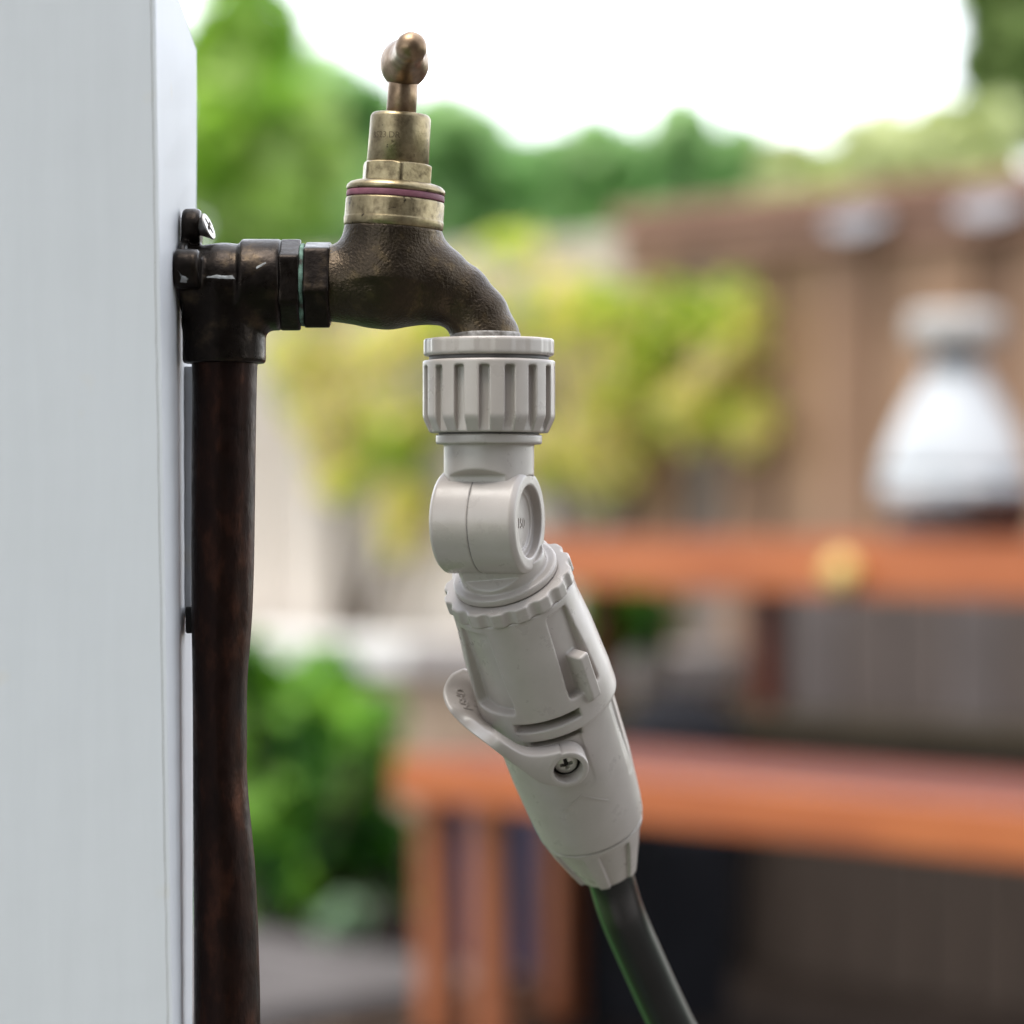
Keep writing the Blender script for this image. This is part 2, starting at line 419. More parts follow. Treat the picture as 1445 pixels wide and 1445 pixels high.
for a, c in zip(vr[:-1], vr[1:]):
    for k in range(4):
        bm.faces.new((a[k], a[(k + 1) % 4], c[(k + 1) % 4], c[k]))
bm.faces.new(vr[0][::-1]); bm.faces.new(vr[-1])
edges = [e for e in bm.edges if all(any(v is r[1] for r in vr) for v in e.verts)]
edges += [e for e in bm.edges if all(any(v is r[2] for r in vr) for v in e.verts)]
edges += [e for e in bm.edges if all(v in vr[-1] for v in e.verts)]
bmesh.ops.bevel(bm, geom=list(set(edges)), offset=1.6, segments=3, profile=0.5, affect='EDGES')
bmesh.ops.transform(bm, matrix=Matrix.Scale(0.001, 4) @ placed(post_loc), verts=bm.verts)
from_bm('board', bm, M_white, post)
# thin line of dirt caught in the paint along the front arris, and the packing strip behind the pipe
bm = bmesh.new()
prev = None
for k, pyv in enumerate(np.linspace(-40, 1500, 60)):
    xf_, _ = post_edges(pyv); zf = (722.5 - pyv) * 0.2 * 850 / 900
    w = 0.35 + 0.25 * random.random()
    e_ = 0.22 * (w - 0.35) / 0.25
    ring = [bm.verts.new((xf_ - 1.15 - e_, -50.06, zf)), bm.verts.new((xf_ - 0.5, -49.78, zf)), bm.verts.new((xf_ - 0.06, -49.15, zf)), bm.verts.new((xf_ - 0.8, -49.0, zf))]
    if prev:
        for j in range(4): bm.faces.new((prev[j], prev[(j + 1) % 4], ring[(j + 1) % 4], ring[j]))
    prev = ring
bmesh.ops.transform(bm, matrix=Matrix.Scale(0.001, 4) @ placed(post_loc), verts=bm.verts)
from_bm('paint_ridge', bm, M_dirt, post)
bm = bmesh.new()
prev = None
for pyv, xr in ((514, 273.5), (600, 272.0), (700, 270.8), (800, 270.0), (872, 269.6)):
    zc = (722.5 - pyv) * 0.2
    _, wx = post_edges(pyv)
    wx = wx - 1.5
    x1 = px(xr, pyv, 14)[0]
    x1 = max(x1, wx + 1.52)
    ring = [bm.verts.new(p) for p in ((wx, 14, zc), (x1, 14, zc), (x1, 44, zc), (wx, 44, zc))]
    if prev:
        for j in range(4): bm.faces.new((prev[j], prev[(j + 1) % 4], ring[(j + 1) % 4], ring[j]))
    else: bm.faces.new(ring)
    prev = ring
bm.faces.new(prev[::-1])
bmesh.ops.transform(bm, matrix=Matrix.Scale(0.001, 4) @ placed(post_loc), verts=bm.verts)
from_bm('packing_strip', bm, M_white, post)

# ================================================================== COPPER PIPE + ELBOW
pipe_loc = (-0.081, 0.0, 0.0)
pipe_t = thing('water_pipe', 'dark tarnished copper pipe with wall plate elbow fixed to the white post', 'pipe', pipe_loc)
MP = placed(pipe_loc)
pts = [(500, 270, 364), (530, 271.5, 362.5), (620, 270.5, 361), (700, 270, 360), (800, 270, 358.5), (860, 270, 356.5), (910, 271, 353), (945, 271.5, 349.5),
       (985, 272, 348.2), (1050, 272.3, 348.5), (1090, 272.5, 348), (1120, 272.5, 350), (1170, 273, 355), (1220, 273.5, 360), (1300, 274, 364), (1400, 274, 367), (1500, 274, 368)]
P = np.array(pts, float)
yy = np.linspace(500, 1500, 120)
lx = np.interp(yy, P[:, 0], P[:, 1]); rx = np.interp(yy, P[:, 0], P[:, 2])
ker = np.ones(5) / 5
sm = lambda a: np.convolve(np.pad(a, 2, mode='edge'), ker, 'valid')
lx, rx = sm(lx), sm(rx)
yy = np.append(yy, 722.5 + 850 / 0.2); lx = np.append(lx, 274); rx = np.append(rx, 368)
seg = 48
ang = np.linspace(0, 2 * math.pi, seg, endpoint=False)
V = []
for y_, l_, r_ in zip(yy, lx, rx):
    c = ((l_ + r_) / 2 - 722.5) * 0.2; hw = (r_ - l_) * 0.1
    # flattened where dented on its right side: the radius is kept across the depth
    full = 9.3
    V.append(np.stack([c + hw * np.cos(ang), full * np.sin(ang) * (0.6 + 0.4 * hw / full), np.full(seg, (722.5 - y_) * 0.2)], 1))
V = np.concatenate(V)
n = len(yy)
i = np.arange(n - 1)[:, None] * seg; j = np.arange(seg)[None, :]; j2 = (j + 1) % seg
F = np.stack([i + j, i + seg + j, i + seg + j2, i + j2], -1).reshape(-1, 4)
link_mesh('pipe', xf(V, MP) * 0.001, F, M_pipe, pipe_t)

pc = lambda x, y, d=0.0: px(x, y, d)
ez = px(0, 402)[2]                                 # axis of the inlet
hex_r = lambda Y, Z, c0, ph, Rc: np.max(np.stack([np.cos(a) * Y + np.sin(a) * (Z - c0) for a in [ph + R(30) + k * R(60) for k in range(6)]]), 0) - Rc * math.cos(R(30))
def elbow(X, Y, Z):
    q = np.sqrt(Y ** 2 + (Z - ez) ** 2)
    x0 = lambda p: (p - 722.5) * 0.2
    barrel = cyl(q, X, 11.0, x0(262), x0(345), 0.8)
    sleeve = cyl(q, X, 12.9, x0(340), x0(398), 1.2)
    h = smin(barrel, sleeve, 0.8)
    vx = (316.5 - 722.5) * 0.2
    qv = np.sqrt((X - vx) ** 2 + Y ** 2)
    zb = px(0, 513)[2]
    vert = cyl(qv, Z, 11.75, zb, ez, 1.2)
    d = smin(h, vert, 2.6)
    knee = np.sqrt((X - vx) ** 2 + Y ** 2 + (Z - ez) ** 2) - 11.6
    d = smin(d, knee, 2.0)
    # wall plate with three lugs
    plate = smax(np.maximum(x0(256) - X, X - x0(266)), np.sqrt((Y * 0.75) ** 2 + (Z - ez - 3) ** 2) - 9.5, 0.8)
    d = smin(d, plate, 1.5)
    for (ly, lz, l0, l1, lr) in ((3.0, px(0, 322)[2], 256, 283, 5.8), (-13.5, px(0, 385)[2], 253, 289, 5.6), (15.0, px(0, 392)[2], 256, 284, 5.6)):
        lug = cyl(np.sqrt((Y - ly) ** 2 + (Z - lz) ** 2), X, lr, x0(l0), x0(l1), 1.6)
        d = smin(d, lug, 1.3)
    return d
lo = (px(250, 0)[0], -21, px(0, 518)[2]); hi = (px(400, 0)[0], 22, px(0, 288)[2])
sdf_part('elbow_fitting', elbow, lo, hi, 0.40, M_fitting, pipe_t, MP)
def hexpart(name, x0p, x1p, Rc, ph, material, parent, MM, cz=ez):
    a, b_ = px(x0p, 0)[0], px(x1p, 0)[0]
    fn = lambda X, Y, Z: smax(smax(hex_r(Y, Z, cz, ph, Rc), np.sqrt(Y ** 2 + (Z - cz) ** 2) - (Rc - 0.25) - 0.0 * X, 0.5), np.maximum(a - X, X - b_), 0.7)
    return sdf_part(name, fn, (a - 1, -15, cz - 15), (b_ + 1, 15, cz + 15), 0.28, material, parent, MM)
# hex corner angles are measured from the camera side (-Y) upwards
hexpart('hex_collar', 396, 425, 13.3, math.pi - R(34), M_fitting, pipe_t, MP)

def phillips(X, Y, Z, r, thick, countersunk=False, cross=2.2, slot=0.45):
    q = np.sqrt(X ** 2 + Y ** 2)
    if countersunk:
        d = smax(q - np.clip(r - np.maximum(-Z - 0.5, 0) * 0.85, 1.6, r), np.maximum(Z, -Z - thick), 0.25)
    else:
        d = smax(np.sqrt(q ** 2 + (Z + 2.2 * r) ** 2) - 2.2 * r * 1.03, -Z - thick, 0.3)
        d = smax(d, q - r, 0.3)
    arm = lambda A, B: np.maximum(np.maximum(np.abs(A) - cross * (1 - 0.25 * np.clip(-Z, 0, 2)), np.abs(B) - slot), -Z - 1.3)
    return np.maximum(d, -np.minimum(arm(X, Y), arm(Y, X)))
def frame(origin, nrm, up=(0, 0, 1), spin=0.0):
    z = Vector(nrm).normalized(); x = Vector(up).cross(z).normalized(); y = z.cross(x)
    Mx = Matrix((x, y, z)).transposed().to_4x4()
    Mx.translation = Vector(origin)
    return Mx @ Matrix.Rotation(spin, 4, 'Z')
scr = px(295.5, 319, -1)
sdf_part('fixing_screw', lambda X, Y, Z: phillips(X, Y, Z, 3.9, 8.0, True, 2.5, 0.55), (-4.5, -4.5, -9), (4.5, 4.5, 1), 0.16, M_steel, pipe_t,
         MP @ frame(scr, (0.92, -0.20, 0.36), spin=R(30)), relax=0)
# scrapes of white paint and bare metal on the fitting
def smear(name, pix, dep, material, parent, MM, thick=0.25):
    bm = bmesh.new()
    a = [bm.verts.new(px(x, y, dep)) for x, y in pix]
    b2 = [bm.verts.new(px(x, y, dep + thick)) for x, y in pix]
    bm.faces.new(a); bm.faces.new(b2[::-1])
    for k in range(len(a)): bm.faces.new((a[k], b2[k], b2[(k + 1) % len(a)], a[(k + 1) % len(a)]))
    bmesh.ops.transform(bm, matrix=Matrix.Scale(0.001, 4) @ MM, verts=bm.verts)
    return from_bm(name, bm, material, parent)
def surf_smear(name, fn, pix, dep0, dep1, material, parent, MM, lift=0.14):
    """a thin smear lying on an implicit surface: each outline point marched from the camera side to the surface"""
    ys = np.linspace(dep0, dep1, 400).astype(np.float32)
    cx = sum(p[0] for p in pix) / len(pix); cy = sum(p[1] for p in pix) / len(pix)
    ringpts = []
    for f in (1.0, 0.5, 0.0):
        row = []
        for x, y in (pix if f > 0 else [(cx, cy)]):
            X_, Y_ = cx + (x - cx) * f, cy + (y - cy) * f
            pp = np.array([px(X_, Y_, d) for d in ys], np.float32)
            v = fn(pp[:, 0], pp[:, 1], pp[:, 2]); hit = np.argmax(v < 0) if (v < 0).any() else len(ys) - 1
            p = pp[hit].copy(); p[1] -= lift * (1.0 if f < 1 else 0.3)
            row.append(p)
        ringpts.append(row)
    bm = bmesh.new()
    r1 = [bm.verts.new(p) for p in ringpts[0]]; r2 = [bm.verts.new(p) for p in ringpts[1]]; c0 = bm.verts.new(ringpts[2][0])
    m_ = len(r1)
    for k in range(m_):
        bm.faces.new((r1[k], r1[(k + 1) % m_], r2[(k + 1) % m_], r2[k])); bm.faces.new((r2[k], r2[(k + 1) % m_], c0))
    bmesh.ops.transform(bm, matrix=Matrix.Scale(0.001, 4) @ MM, verts=bm.verts)
    return from_bm(name, bm, material, parent, smooth=True)
surf_smear('paint_smear', elbow, [(250.5, 381), (254, 388), (262, 390), (267, 394), (263, 399), (254, 398)], -30, 5, M_scrape, pipe_t, MP)
surf_smear('scrape', elbow, [(291, 389.5), (305, 387.5), (328, 388.5), (332, 393.5), (310, 393.5), (292, 392)], -30, 5, M_scrape, pipe_t, MP)
surf_smear('scrape', elbow, [(360, 377.5), (366, 374), (375, 369.5), (376, 371.5), (368, 376.5), (361, 380)], -30, 5, M_scrape, pipe_t, MP)
# clip holding the pipe to the post
a = px(267, 855, 9); b_ = px(272, 893, 9)
bm = bmesh.new(); add_box(bm, (a[0] - 0.6, 4, b_[2]), (b_[0] + 1, 16, a[2]), 0.6)
bmesh.ops.transform(bm, matrix=Matrix.Scale(0.001, 4) @ MP, verts=bm.verts)
from_bm('pipe_clip', bm, M_dark, pipe_t)

# ================================================================== TAP
tap_loc = (-0.045, 0.0, H + 0.055)
tap = thing('garden_tap', 'old bronze bib tap with brass bonnet screwed into the elbow', 'tap', tap_loc)
MT = placed(tap_loc)
hexpart('inlet_hex', 430.5, 467, 13.2, math.pi - R(48), M_fitting, tap, MT)
v, f = lathe([(0, 0), (11.5, 0), (11.7, 0.3), (11.7, 0.9), (11.5, 1.2), (0, 1.2)], 64, MT @ frame(px(424.6, 402), (1, 0, 0)))
link_mesh('thread_seal', v * 0.001, f, M_verdigris, tap)

TILT = R(3.9)
tax = np.array([math.sin(TILT), 0, math.cos(TILT)])
tO = px(555.0, 322.0)
MB = MT @ Matrix(((math.cos(TILT), 0, math.sin(TILT), tO[0]), (0, 1, 0, 0), (-math.sin(TILT), 0, math.cos(TILT), tO[2]), (0, 0, 0, 1)))
def cast_body(X, Y, Z):
    def pt(x, y): p = px(x, y); return (p[0], 0, p[2])
    c = px(548, 397)
    d = np.sqrt(((X - c[0]) / 17.5) ** 2 + (Y / 13.6) ** 2 + ((Z - c[2]) / 13.2) ** 2)
    d = (d - 1) * 13.0
    inlet = round_cone(X, Y, Z, pt(462, 400), pt(540, 400), 10.7, 12.2)
    inlet = np.maximum(inlet, px(462, 0)[0] - X)
    d = smin(d, inlet, 2.5)
    for p0, p1, r0, r1 in (((560, 398), (608, 400), 12.5, 11.6), ((608, 400), (646, 417), 11.6, 9.2), ((646, 417), (674, 446), 9.2, 8.7), ((674, 446), (685, 478), 8.7, 9.5), ((685, 478), (686, 500), 9.5, 9.6)):
        d = smin(d, round_cone(X, Y, Z, pt(*p0), pt(*p1), r0, r1), 1.2)
    # neck under the bonnet
    hx = (X - tO[0]) * tax[0] + (Z - tO[2]) * tax[2]
    qx = np.sqrt(((X - tO[0]) - hx * tax[0]) ** 2 + Y ** 2 + ((Z - tO[2]) - hx * tax[2]) ** 2)
    neck = smax(qx - 13.9, np.maximum(hx - 0.0, -14 - hx), 0.5)
    d = smin(d, neck, 4.2)
    d = np.maximum(d, hx - 0.05)
    # gentle unevenness of the sand casting
    d = d + 0.035 * np.sin(X * 0.9 + 1.3 * np.sin(Y * 0.7)) * np.sin(Z * 0.8 + Y * 0.5)
    return np.maximum(d, px(0, 496)[2] - Z)
sdf_part('tap_body', cast_body, (px(460, 0)[0], -16, px(0, 498)[2]), (px(742, 0)[0], 16, px(0, 312)[2]), 0.36, M_cast, tap, MT)

def lathe_part(name, prof, material, parent, M_, seg=96):
    v, f = lathe(prof, seg, M_)
    return link_mesh(name, v * 0.001, f, material, parent)
def rp(pr):   # doubled points keep lathe edges crisp under smooth shading
    out = []
    for k, p in enumerate(pr):
        if 0 < k < len(pr) - 1:
            a, b2, c = np.array(pr[k - 1], float), np.array(p, float), np.array(pr[k + 1], float)
            e = min(0.22, 0.3 * np.linalg.norm(b2 - a), 0.3 * np.linalg.norm(c - b2))
            out.append(tuple(b2 + (a - b2) / np.linalg.norm(a - b2) * e)); out.append(tuple(b2 + (c - b2) / np.linalg.norm(c - b2) * e))
        else: out.append(p)
    return out
v, f = lathe(rp([(8.8, -1.0), (9.75, -1.0), (9.95, -0.5), (9.95, 0.6), (9.6, 1.1), (8.8, 1.1)]), 64, MT @ Matrix.Translation(px(685.0, 474)))
link_mesh('lime_scale', v * 0.001, f, M_lime, tap)
lathe_part('bonnet_collar', rp([(0, -0.4), (13.3, -0.4), (14.0, 0.2), (14.15, 2.2), (13.95, 2.6), (13.95, 7.4), (13.6, 8.0), (0, 8.0)]), M_brass, tap, MB)
lathe_part('fibre_washer', rp([(0, 8.0), (13.7, 8.0), (13.9, 8.3), (13.85, 9.6), (13.6, 9.9), (0, 9.9)]), M_washer, tap, MB)
lathe_part('bonnet_flange', rp([(0, 9.9), (13.6, 9.9), (14.0, 10.4), (13.9, 11.3), (13.0, 12.2), (11.5, 12.7), (0, 12.7)]), M_brass, tap, MB)
def bonnet_hex(X, Y, Z):
    d = np.max(np.stack([np.sin(a) * X - np.cos(a) * Y for a in [R(8) + R(30) + k * R(60) for k in range(6)]]), 0) - 10.7 * math.cos(R(30))
    q = np.sqrt(X ** 2 + Y ** 2)
    d = smax(d, q - 10.5, 0.3)
    top = smax(d, Z - 18.2, 0.4)
    top = np.maximum(top, (q - 9.6) * 0.45 + (Z - 18.0) * 0.89)
    return np.maximum(top, 12.2 - Z)
sdf_part('bonnet_hex', bonnet_hex, (-11.5, -11.5, 11.8), (11.5, 11.5, 19), 0.2, M_brass, tap, MB)
lathe_part('bonnet', rp([(0, 17), (8.75, 17), (8.55, 31.2), (7.9, 32.2), (6.0, 32.4), (0, 32.4)]), M_brass, tap, MB)
lathe_part('spindle', rp([(0, 31), (4.2, 31), (4.2, 45), (0, 45)]), M_knob, tap, MB, 48)
def handle(X, Y, Z):
    a = R(6)
    U = X * math.cos(a) + Y * math.sin(a); W = -X * math.sin(a) + Y * math.cos(a)
    zc = 46.6
    hub = (np.sqrt((U / 6.9) ** 2 + (W / 9.5) ** 2 + ((Z - zc) / 7.1) ** 2) - 1) * 6.9
    d = hub
    for s in (-1, 1):
        d = smin(d, round_cone(U, W, Z, (0, s * 6, zc + 0.6), (0, s * 24, zc + 1.2), 4.2, 4.4), 3.0)
    return d
sdf_part('crossbar_handle', handle, (-11, -32, 37.5), (11, 32, 55), 0.38, M_knob, tap, MB)

def text_mesh(body, size):
    cu = bpy.data.curves.new('lettering', 'FONT'); cu.body = body; cu.size = size; cu.align_x = 'CENTER'; cu.align_y = 'CENTER'
    cu.extrude = 0.0; cu.resolution_u = 3
    ob = bpy.data.objects.new('lettering', cu); C.objects.link(ob)
    dg = bpy.context.evaluated_depsgraph_get()
    me = bpy.data.meshes.new_from_object(ob.evaluated_get(dg))
    bm = bmesh.new(); bm.from_mesh(me)
    bpy.data.objects.remove(ob); bpy.data.curves.remove(cu); bpy.data.meshes.remove(me)
    bmesh.ops.triangulate(bm, faces=bm.faces)
    for _ in range(1): bmesh.ops.subdivide_edges(bm, edges=bm.edges, cuts=1)
    bmesh.ops.triangulate(bm, faces=bm.faces)
    return bm
def raise_text(bm, thick):
    r = bmesh.ops.extrude_face_region(bm, geom=list(bm.faces))
    for v in [g for g in r['geom'] if isinstance(g, bmesh.types.BMVert)]: v.co.z += thick
    return bm
def text_part(name, body, size, thick, mapping, material, parent, M_):
    bm = raise_text(text_mesh(body, size), thick)
    for v in bm.verts: v.co = Vector(mapping(v.co.x, v.co.y, v.co.z))
    bmesh.ops.transform(bm, matrix=Matrix.Scale(0.001, 4) @ M_, verts=bm.verts)
    return from_bm(name, bm, material, parent)
M_stamp = simple('stamped_grime', [(0.3, (0.07, 0.05, 0.025)), (0.7, (0.13, 0.095, 0.05))], 400, 0.5, 0.5)
def on_bonnet(x, y, z):
    rr = 8.62 + z; a = R(-26) + x / 8.6
    return (rr * math.sin(a), -rr * math.cos(a), 25.3 + y)
text_part('stamped_lettering', '8523.DR', 2.5, 0.05, on_bonnet, M_stamp, tap, MB)

# ================================================================== HOSE CONNECTOR
con_loc = (-0.0065, 0.0, H)
con = thing('hose_connector', 'light grey plastic swivel hose connector with shut off lever below the tap', 'hose connector', con_loc)
MC = placed(con_loc)
cx = -6.5
Mc = MC @ Matrix.Translation((cx, 0, 0))
th = lambda X, Y: np.arctan2(X, -Y)
def collar(X, Y, Z):
    q = np.sqrt(X ** 2 + Y ** 2)
    z0, z1 = px(0, 611)[2], px(0, 509)[2]
    d = smax(q - 18.7, np.maximum(z0 - Z, Z - z1), 0.7)
    d = smax(d, (q - 18.7) * 0.90 + (px(0, 590)[2] - Z) * 0.42, 0.4)
    a = th(X, Y) + R(3.7); p = R(22.5)
    a = (a + p / 2) % p - p / 2
    arc = np.abs(a) * q - 1.45
    slot = smax(arc, Z - (px(0, 518)[2]), 0.9)
    slot = np.maximum(slot, 16.5 - q)
    d = smax(d, -slot, 0.35)
    return np.maximum(d, 9.0 - q)
sdf_part('collar_nut', collar, (-20, -20, 21), (20, 20, 44), 0.27, M_plastic, con, Mc)
def lid(X, Y, Z):
    q = np.sqrt(X ** 2 + Y ** 2)
    z0, z1 = px(0, 503)[2], px(0, 478.5)[2]
    a = th(X, Y)
    rr = 18.35 - 0.42 * np.clip(np.cos(a * 11 + 0.6), -0.25, 0.6)
    d = smax(q - rr, np.maximum(z0 - Z, Z - z1), 0.9)
    return np.maximum(d, 10.05 - q)
sdf_part('retaining_ring', lid, (-19.5, -19.5, 43), (19.5, 19.5, 50), 0.3, M_plastic, con, Mc)
lathe_part('seal', [(10, px(0, 512)[2]), (16.9, px(0, 512)[2]), (16.9, px(0, 501)[2]), (10, px(0, 501)[2])], M_plastic_dark, con, Mc)
lathe_part('seal', [(9, 21), (14.2, 21), (14.2, 23.2), (9, 23.2)], M_plastic_dark, con, Mc)

sc_ = px(688, 736)
SW = np.array([0.945, -0.327, 0.0])
def neck(X, Y, Z):
    q = np.sqrt(X ** 2 + Y ** 2)
    d = cyl(q, Z, 12.75, 2.0, 20.5, 0.3)
    fl = cyl(q, Z, 15.0, px(0, 627)[2], px(0, 613.5)[2], 0.5)
    d = smin(d, fl, 0.5)
    # flats either side of the swivel
    ax_p = X * (-SW[1]) + Y * (SW[0])             # across the swivel axis
    flat = np.abs(ax_p) - (9.6 + np.maximum(Z - 10.2, 0) * 1.9)
    d = smax(d, flat, 0.25)
    zz = Z - sc_[2]; return np.maximum(d, 12.9 - np.sqrt(ax_p ** 2 + zz ** 2))
sdf_part('neck', neck, (-16, -16, 1), (16, 16, 22.5), 0.3, M_plastic, con, Mc)

Msw = MC @ frame(sc_, SW)                         # local z along the swivel axis, local y up
def swivel(X, Y, Z):
    q = np.sqrt(X ** 2 + Y ** 2)
    d = smax(q - 14.7, np.abs(Z) - 12.7, 0.5)
    d = smax(d, (q - 14.7) * 0.71 + (np.abs(Z) - 12.7) * 0.71 + 0.9, 0.3)
    cut = smax(q - 10.2, 10.2 - np.abs(Z), 0.4)
    d = smax(d, -cut, 0.4)
    step = smax(q - 8.2, 9.6 - np.abs(Z), 0.3)
    d = smax(d, -step, 0.3)
    seam = np.maximum(np.abs(Z + 1.0) - 0.10, 14.35 - q)
    return np.maximum(d, -seam)
sdf_part('swivel_joint', swivel, (-16, -16, -14), (16, 16, 14), 0.25, M_plastic, con, Msw)
v, f = lathe([(14.45, -0.95 - 0.11), (14.56, -0.95 - 0.11), (14.56, -0.95 + 0.11), (14.45, -0.95 + 0.11)], 128, Msw)
link_mesh('seam', v * 0.001, f, M_plastic_dark, con)
text_part('moulded_lettering', '150', 4.2, 0.3, lambda x, y, z: (x + 1.2, y - 0.6, 9.5 + z), M_plastic, con, Msw)

# the valve hangs from the swivel, leaning right and away from the camera
ROLL, PIT = R(18.8), R(30)
S_, C_ = math.sin(PIT), math.cos(PIT)
ax_ = Vector((math.sin(ROLL) * C_, S_, -math.cos(ROLL) * C_))
fr_ = (Vector((0, -1, 0)) - ax_ * Vector((0, -1, 0)).dot(ax_)).normalized()     # front of the body
rt_ = fr_.cross(ax_).normalized()
if rt_.x < 0: rt_ = -rt_
Mv = Matrix((rt_, fr_, ax_)).transposed().to_4x4(); Mv.translation = Vector(sc_)
Mv = MC @ Mv
def along(p, rc=0.0):                              # photograph pixels along the axis -> mm along the body, for a point rc in front of the axis
    t = p / 5 / C_
    for _ in range(20):
        dep = S_ * t - rc * C_
        t = (p / 5 * (900 + dep) / 900 - rc * S_) / C_
    return t
T_ring = along(93); 
def prof(t):
    k = [T_ring - 4, along(132), along(174), along(235), along(262), along(285)]
    return np.interp(t, k, [17.7, 18.3, 19.4, 20.3, 20.4, 20.3])
T_band = along(322, 20.2)
def vth(X, Y): return np.arctan2(X, Y)
T_tail = along(448)
def prof2(t): return np.interp(t, [T_band - 2, along(360), along(427), T_tail], [18.7, 18.0, 16.7, 16.0])
def valve(X, Y, Z):
    q = np.sqrt(X ** 2 + Y ** 2); a = vth(X, Y)
    up = smax(q - prof(Z), np.maximum(T_ring + 2.2 - Z, Z - T_band), 0.8)
    # four panels sunk in the upper shell
    bot = along(272, 17)
    for c, w in ((R(-54), R(23)), (R(34.5), R(17)), (R(126), R(20)), (R(-146), R(20))):
        da = (a - c + math.pi) % (2 * math.pi) - math.pi
        wt = w * (0.72 + 0.28 * np.clip((Z - 25) / 25, 0, 1))
        rec = smax((np.abs(da) - wt) * q, Z - bot, 1.4)
        rec = smax(rec, T_ring + 5.0 - Z, 1.0)
        rec = np.maximum(rec, 16.8 - q)
        up = smax(up, -rec, 0.5)
    # faint crease on the front panel
    lowr = smax(q - prof2(Z), np.maximum(T_band - 4 - Z, Z - T_tail), 0.6)
    dpan = smax(smax((a - R(17)) * q, (R(-34) - a) * q, 0.5), Z - along(400, 17.5), 3.0)
    dpan = np.maximum(dpan, prof2(Z) - 0.5 * np.clip((along(400, 17.5) - Z) / 14.0, 0, 1) - q)
    lowr = smax(lowr, -dpan, 0.3)
    # long shallow flute on the right side
    fl = smax((np.abs(a - R(66)) - R(5)) * q, np.maximum(T_band - 1 - Z, Z - along(400, 8)), 1.0)
    fl = np.maximum(fl, prof2(Z) - 0.55 * np.clip((along(400, 8) - Z) / 16.0, 0, 1) - q)
    lowr = smax(lowr, -fl, 0.4)
    d = smin(up, lowr, 0.3)
    s1 = np.maximum(np.maximum((R(-36) - a) * q, (a - R(22)) * q), np.abs(Z - along(300, 20.0)) - 1.5)
    s1 = np.maximum(s1, 13.0 - q)
    s2 = np.maximum(np.maximum((R(-30) - a) * q, (a - R(19.5)) * q), np.abs(Z - T_band - 1.2) - 1.5)
    s2 = np.maximum(s2, 13.0 - q)
    d = smax(d, -s1, 0.25); d = smax(d, -s2, 0.25)
    # grip tab standing proud
    ca, sa = math.cos(R(37)), math.sin(R(37))
    u = X * ca - Y * sa; w_ = X * sa + Y * ca
    t0, t1 = along(223, 18.2), along(290, 18.2)
    tab = smax(smax(np.abs(u) - 1.9, np.maximum(t0 - Z, Z - t1), 0.7), np.maximum(16 - w_, w_ - 22.6), 0.7)
    tab = smax(tab, (w_ - 22.6) * 0.6 + (Z - t1) * 0.8 + 1.0, 0.4)
    return smin(d, tab, 0.4)
sdf_part('valve_body', valve, (-23.5, -23.5, T_ring), (23.5, 23.5, T_tail + 1), 0.36, M_plastic, con, Mv)
lathe_part('slot_shade_core', [(0, along(285, 20)), (13.6, along(285, 20)), (13.6, T_band + 4.5), (0, T_band + 4.5)], M_dark, con, Mv)  # dark core standing in for the shaded hollow behind the slots
def scallop(X, Y, Z):
    q = np.sqrt(X ** 2 + Y ** 2); a = vth(X, Y) + R(9)
    p = R(360 / 16); a = (a + p / 2) % p - p / 2
    d = smax(q - 18.9, np.maximum(T_ring - 2.4 - Z, Z - T_ring - 2.3), 0.6)
    notch = np.sqrt((np.abs(a) * 18.9) ** 2 + (q - 20.0) ** 2) - 2.15
    d = smax(d, -notch, 0.6)
    return np.maximum(d, 10 - q)
sdf_part('grip_ring', scallop, (-20, -20, T_ring - 4), (20, 20, T_ring + 4), 0.27, M_plastic, con, Mv)
def lower_neck(X, Y, Z):
    q = np.sqrt(X ** 2 + Y ** 2)
    d = cyl(q, Z, 12.6, 3.0, T_ring, 0.3)
    fl = cyl(q, Z, 15.3, T_ring - 5.0, T_ring - 2.6, 0.7)
    d = smin(d, fl, 0.6)
    sv = Vector(SW); sx, sy = sv.dot(rt_), sv.dot(fr_)
    ac = np.abs(-X * sy + Y * sx)
    d = smax(d, ac - (9.4 + np.maximum(Z - 13.4, 0) * 1.6), 0.25)
    return np.maximum(d, 12.9 - np.sqrt(ac ** 2 + Z ** 2))
sdf_part('neck', lower_neck, (-16.5, -16.5, 2), (16.5, 16.5, T_ring + 1), 0.3, M_plastic, con, Mv)
T_end = along(519)
def tail(X, Y, Z):
    q = np.sqrt(X ** 2 + Y ** 2); a = vth(X, Y)
    rr = np.interp(Z, [T_tail, along(471), along(500), along(512), T_end], [15.8, 14.3, 11.7, 10.5, 9.8])
    d = smax(q - rr, np.maximum(T_tail + 0.35 - Z, Z - T_end), 0.6)
    p = R(60); b2 = (a - R(15) + p / 2) % p - p / 2
    rec = smax((np.abs(b2) - R(20)) * q, T_tail + 2.6 - Z, 0.4)
    rec = np.maximum(rec, rr - 1.15 - q)
    d = smax(d, -rec, 0.35)
    return np.maximum(d, 7.05 - q)
sdf_part('tail_nut', tail, (-17, -17, T_tail - 1), (17, 17, T_end + 1), 0.3, M_plastic, con, Mv)
lathe_part('seam', [(9, T_tail - 0.6), (15.3, T_tail - 0.6), (15.3, T_tail + 0.7), (9, T_tail + 0.7)], M_plastic_dark, con, Mv)
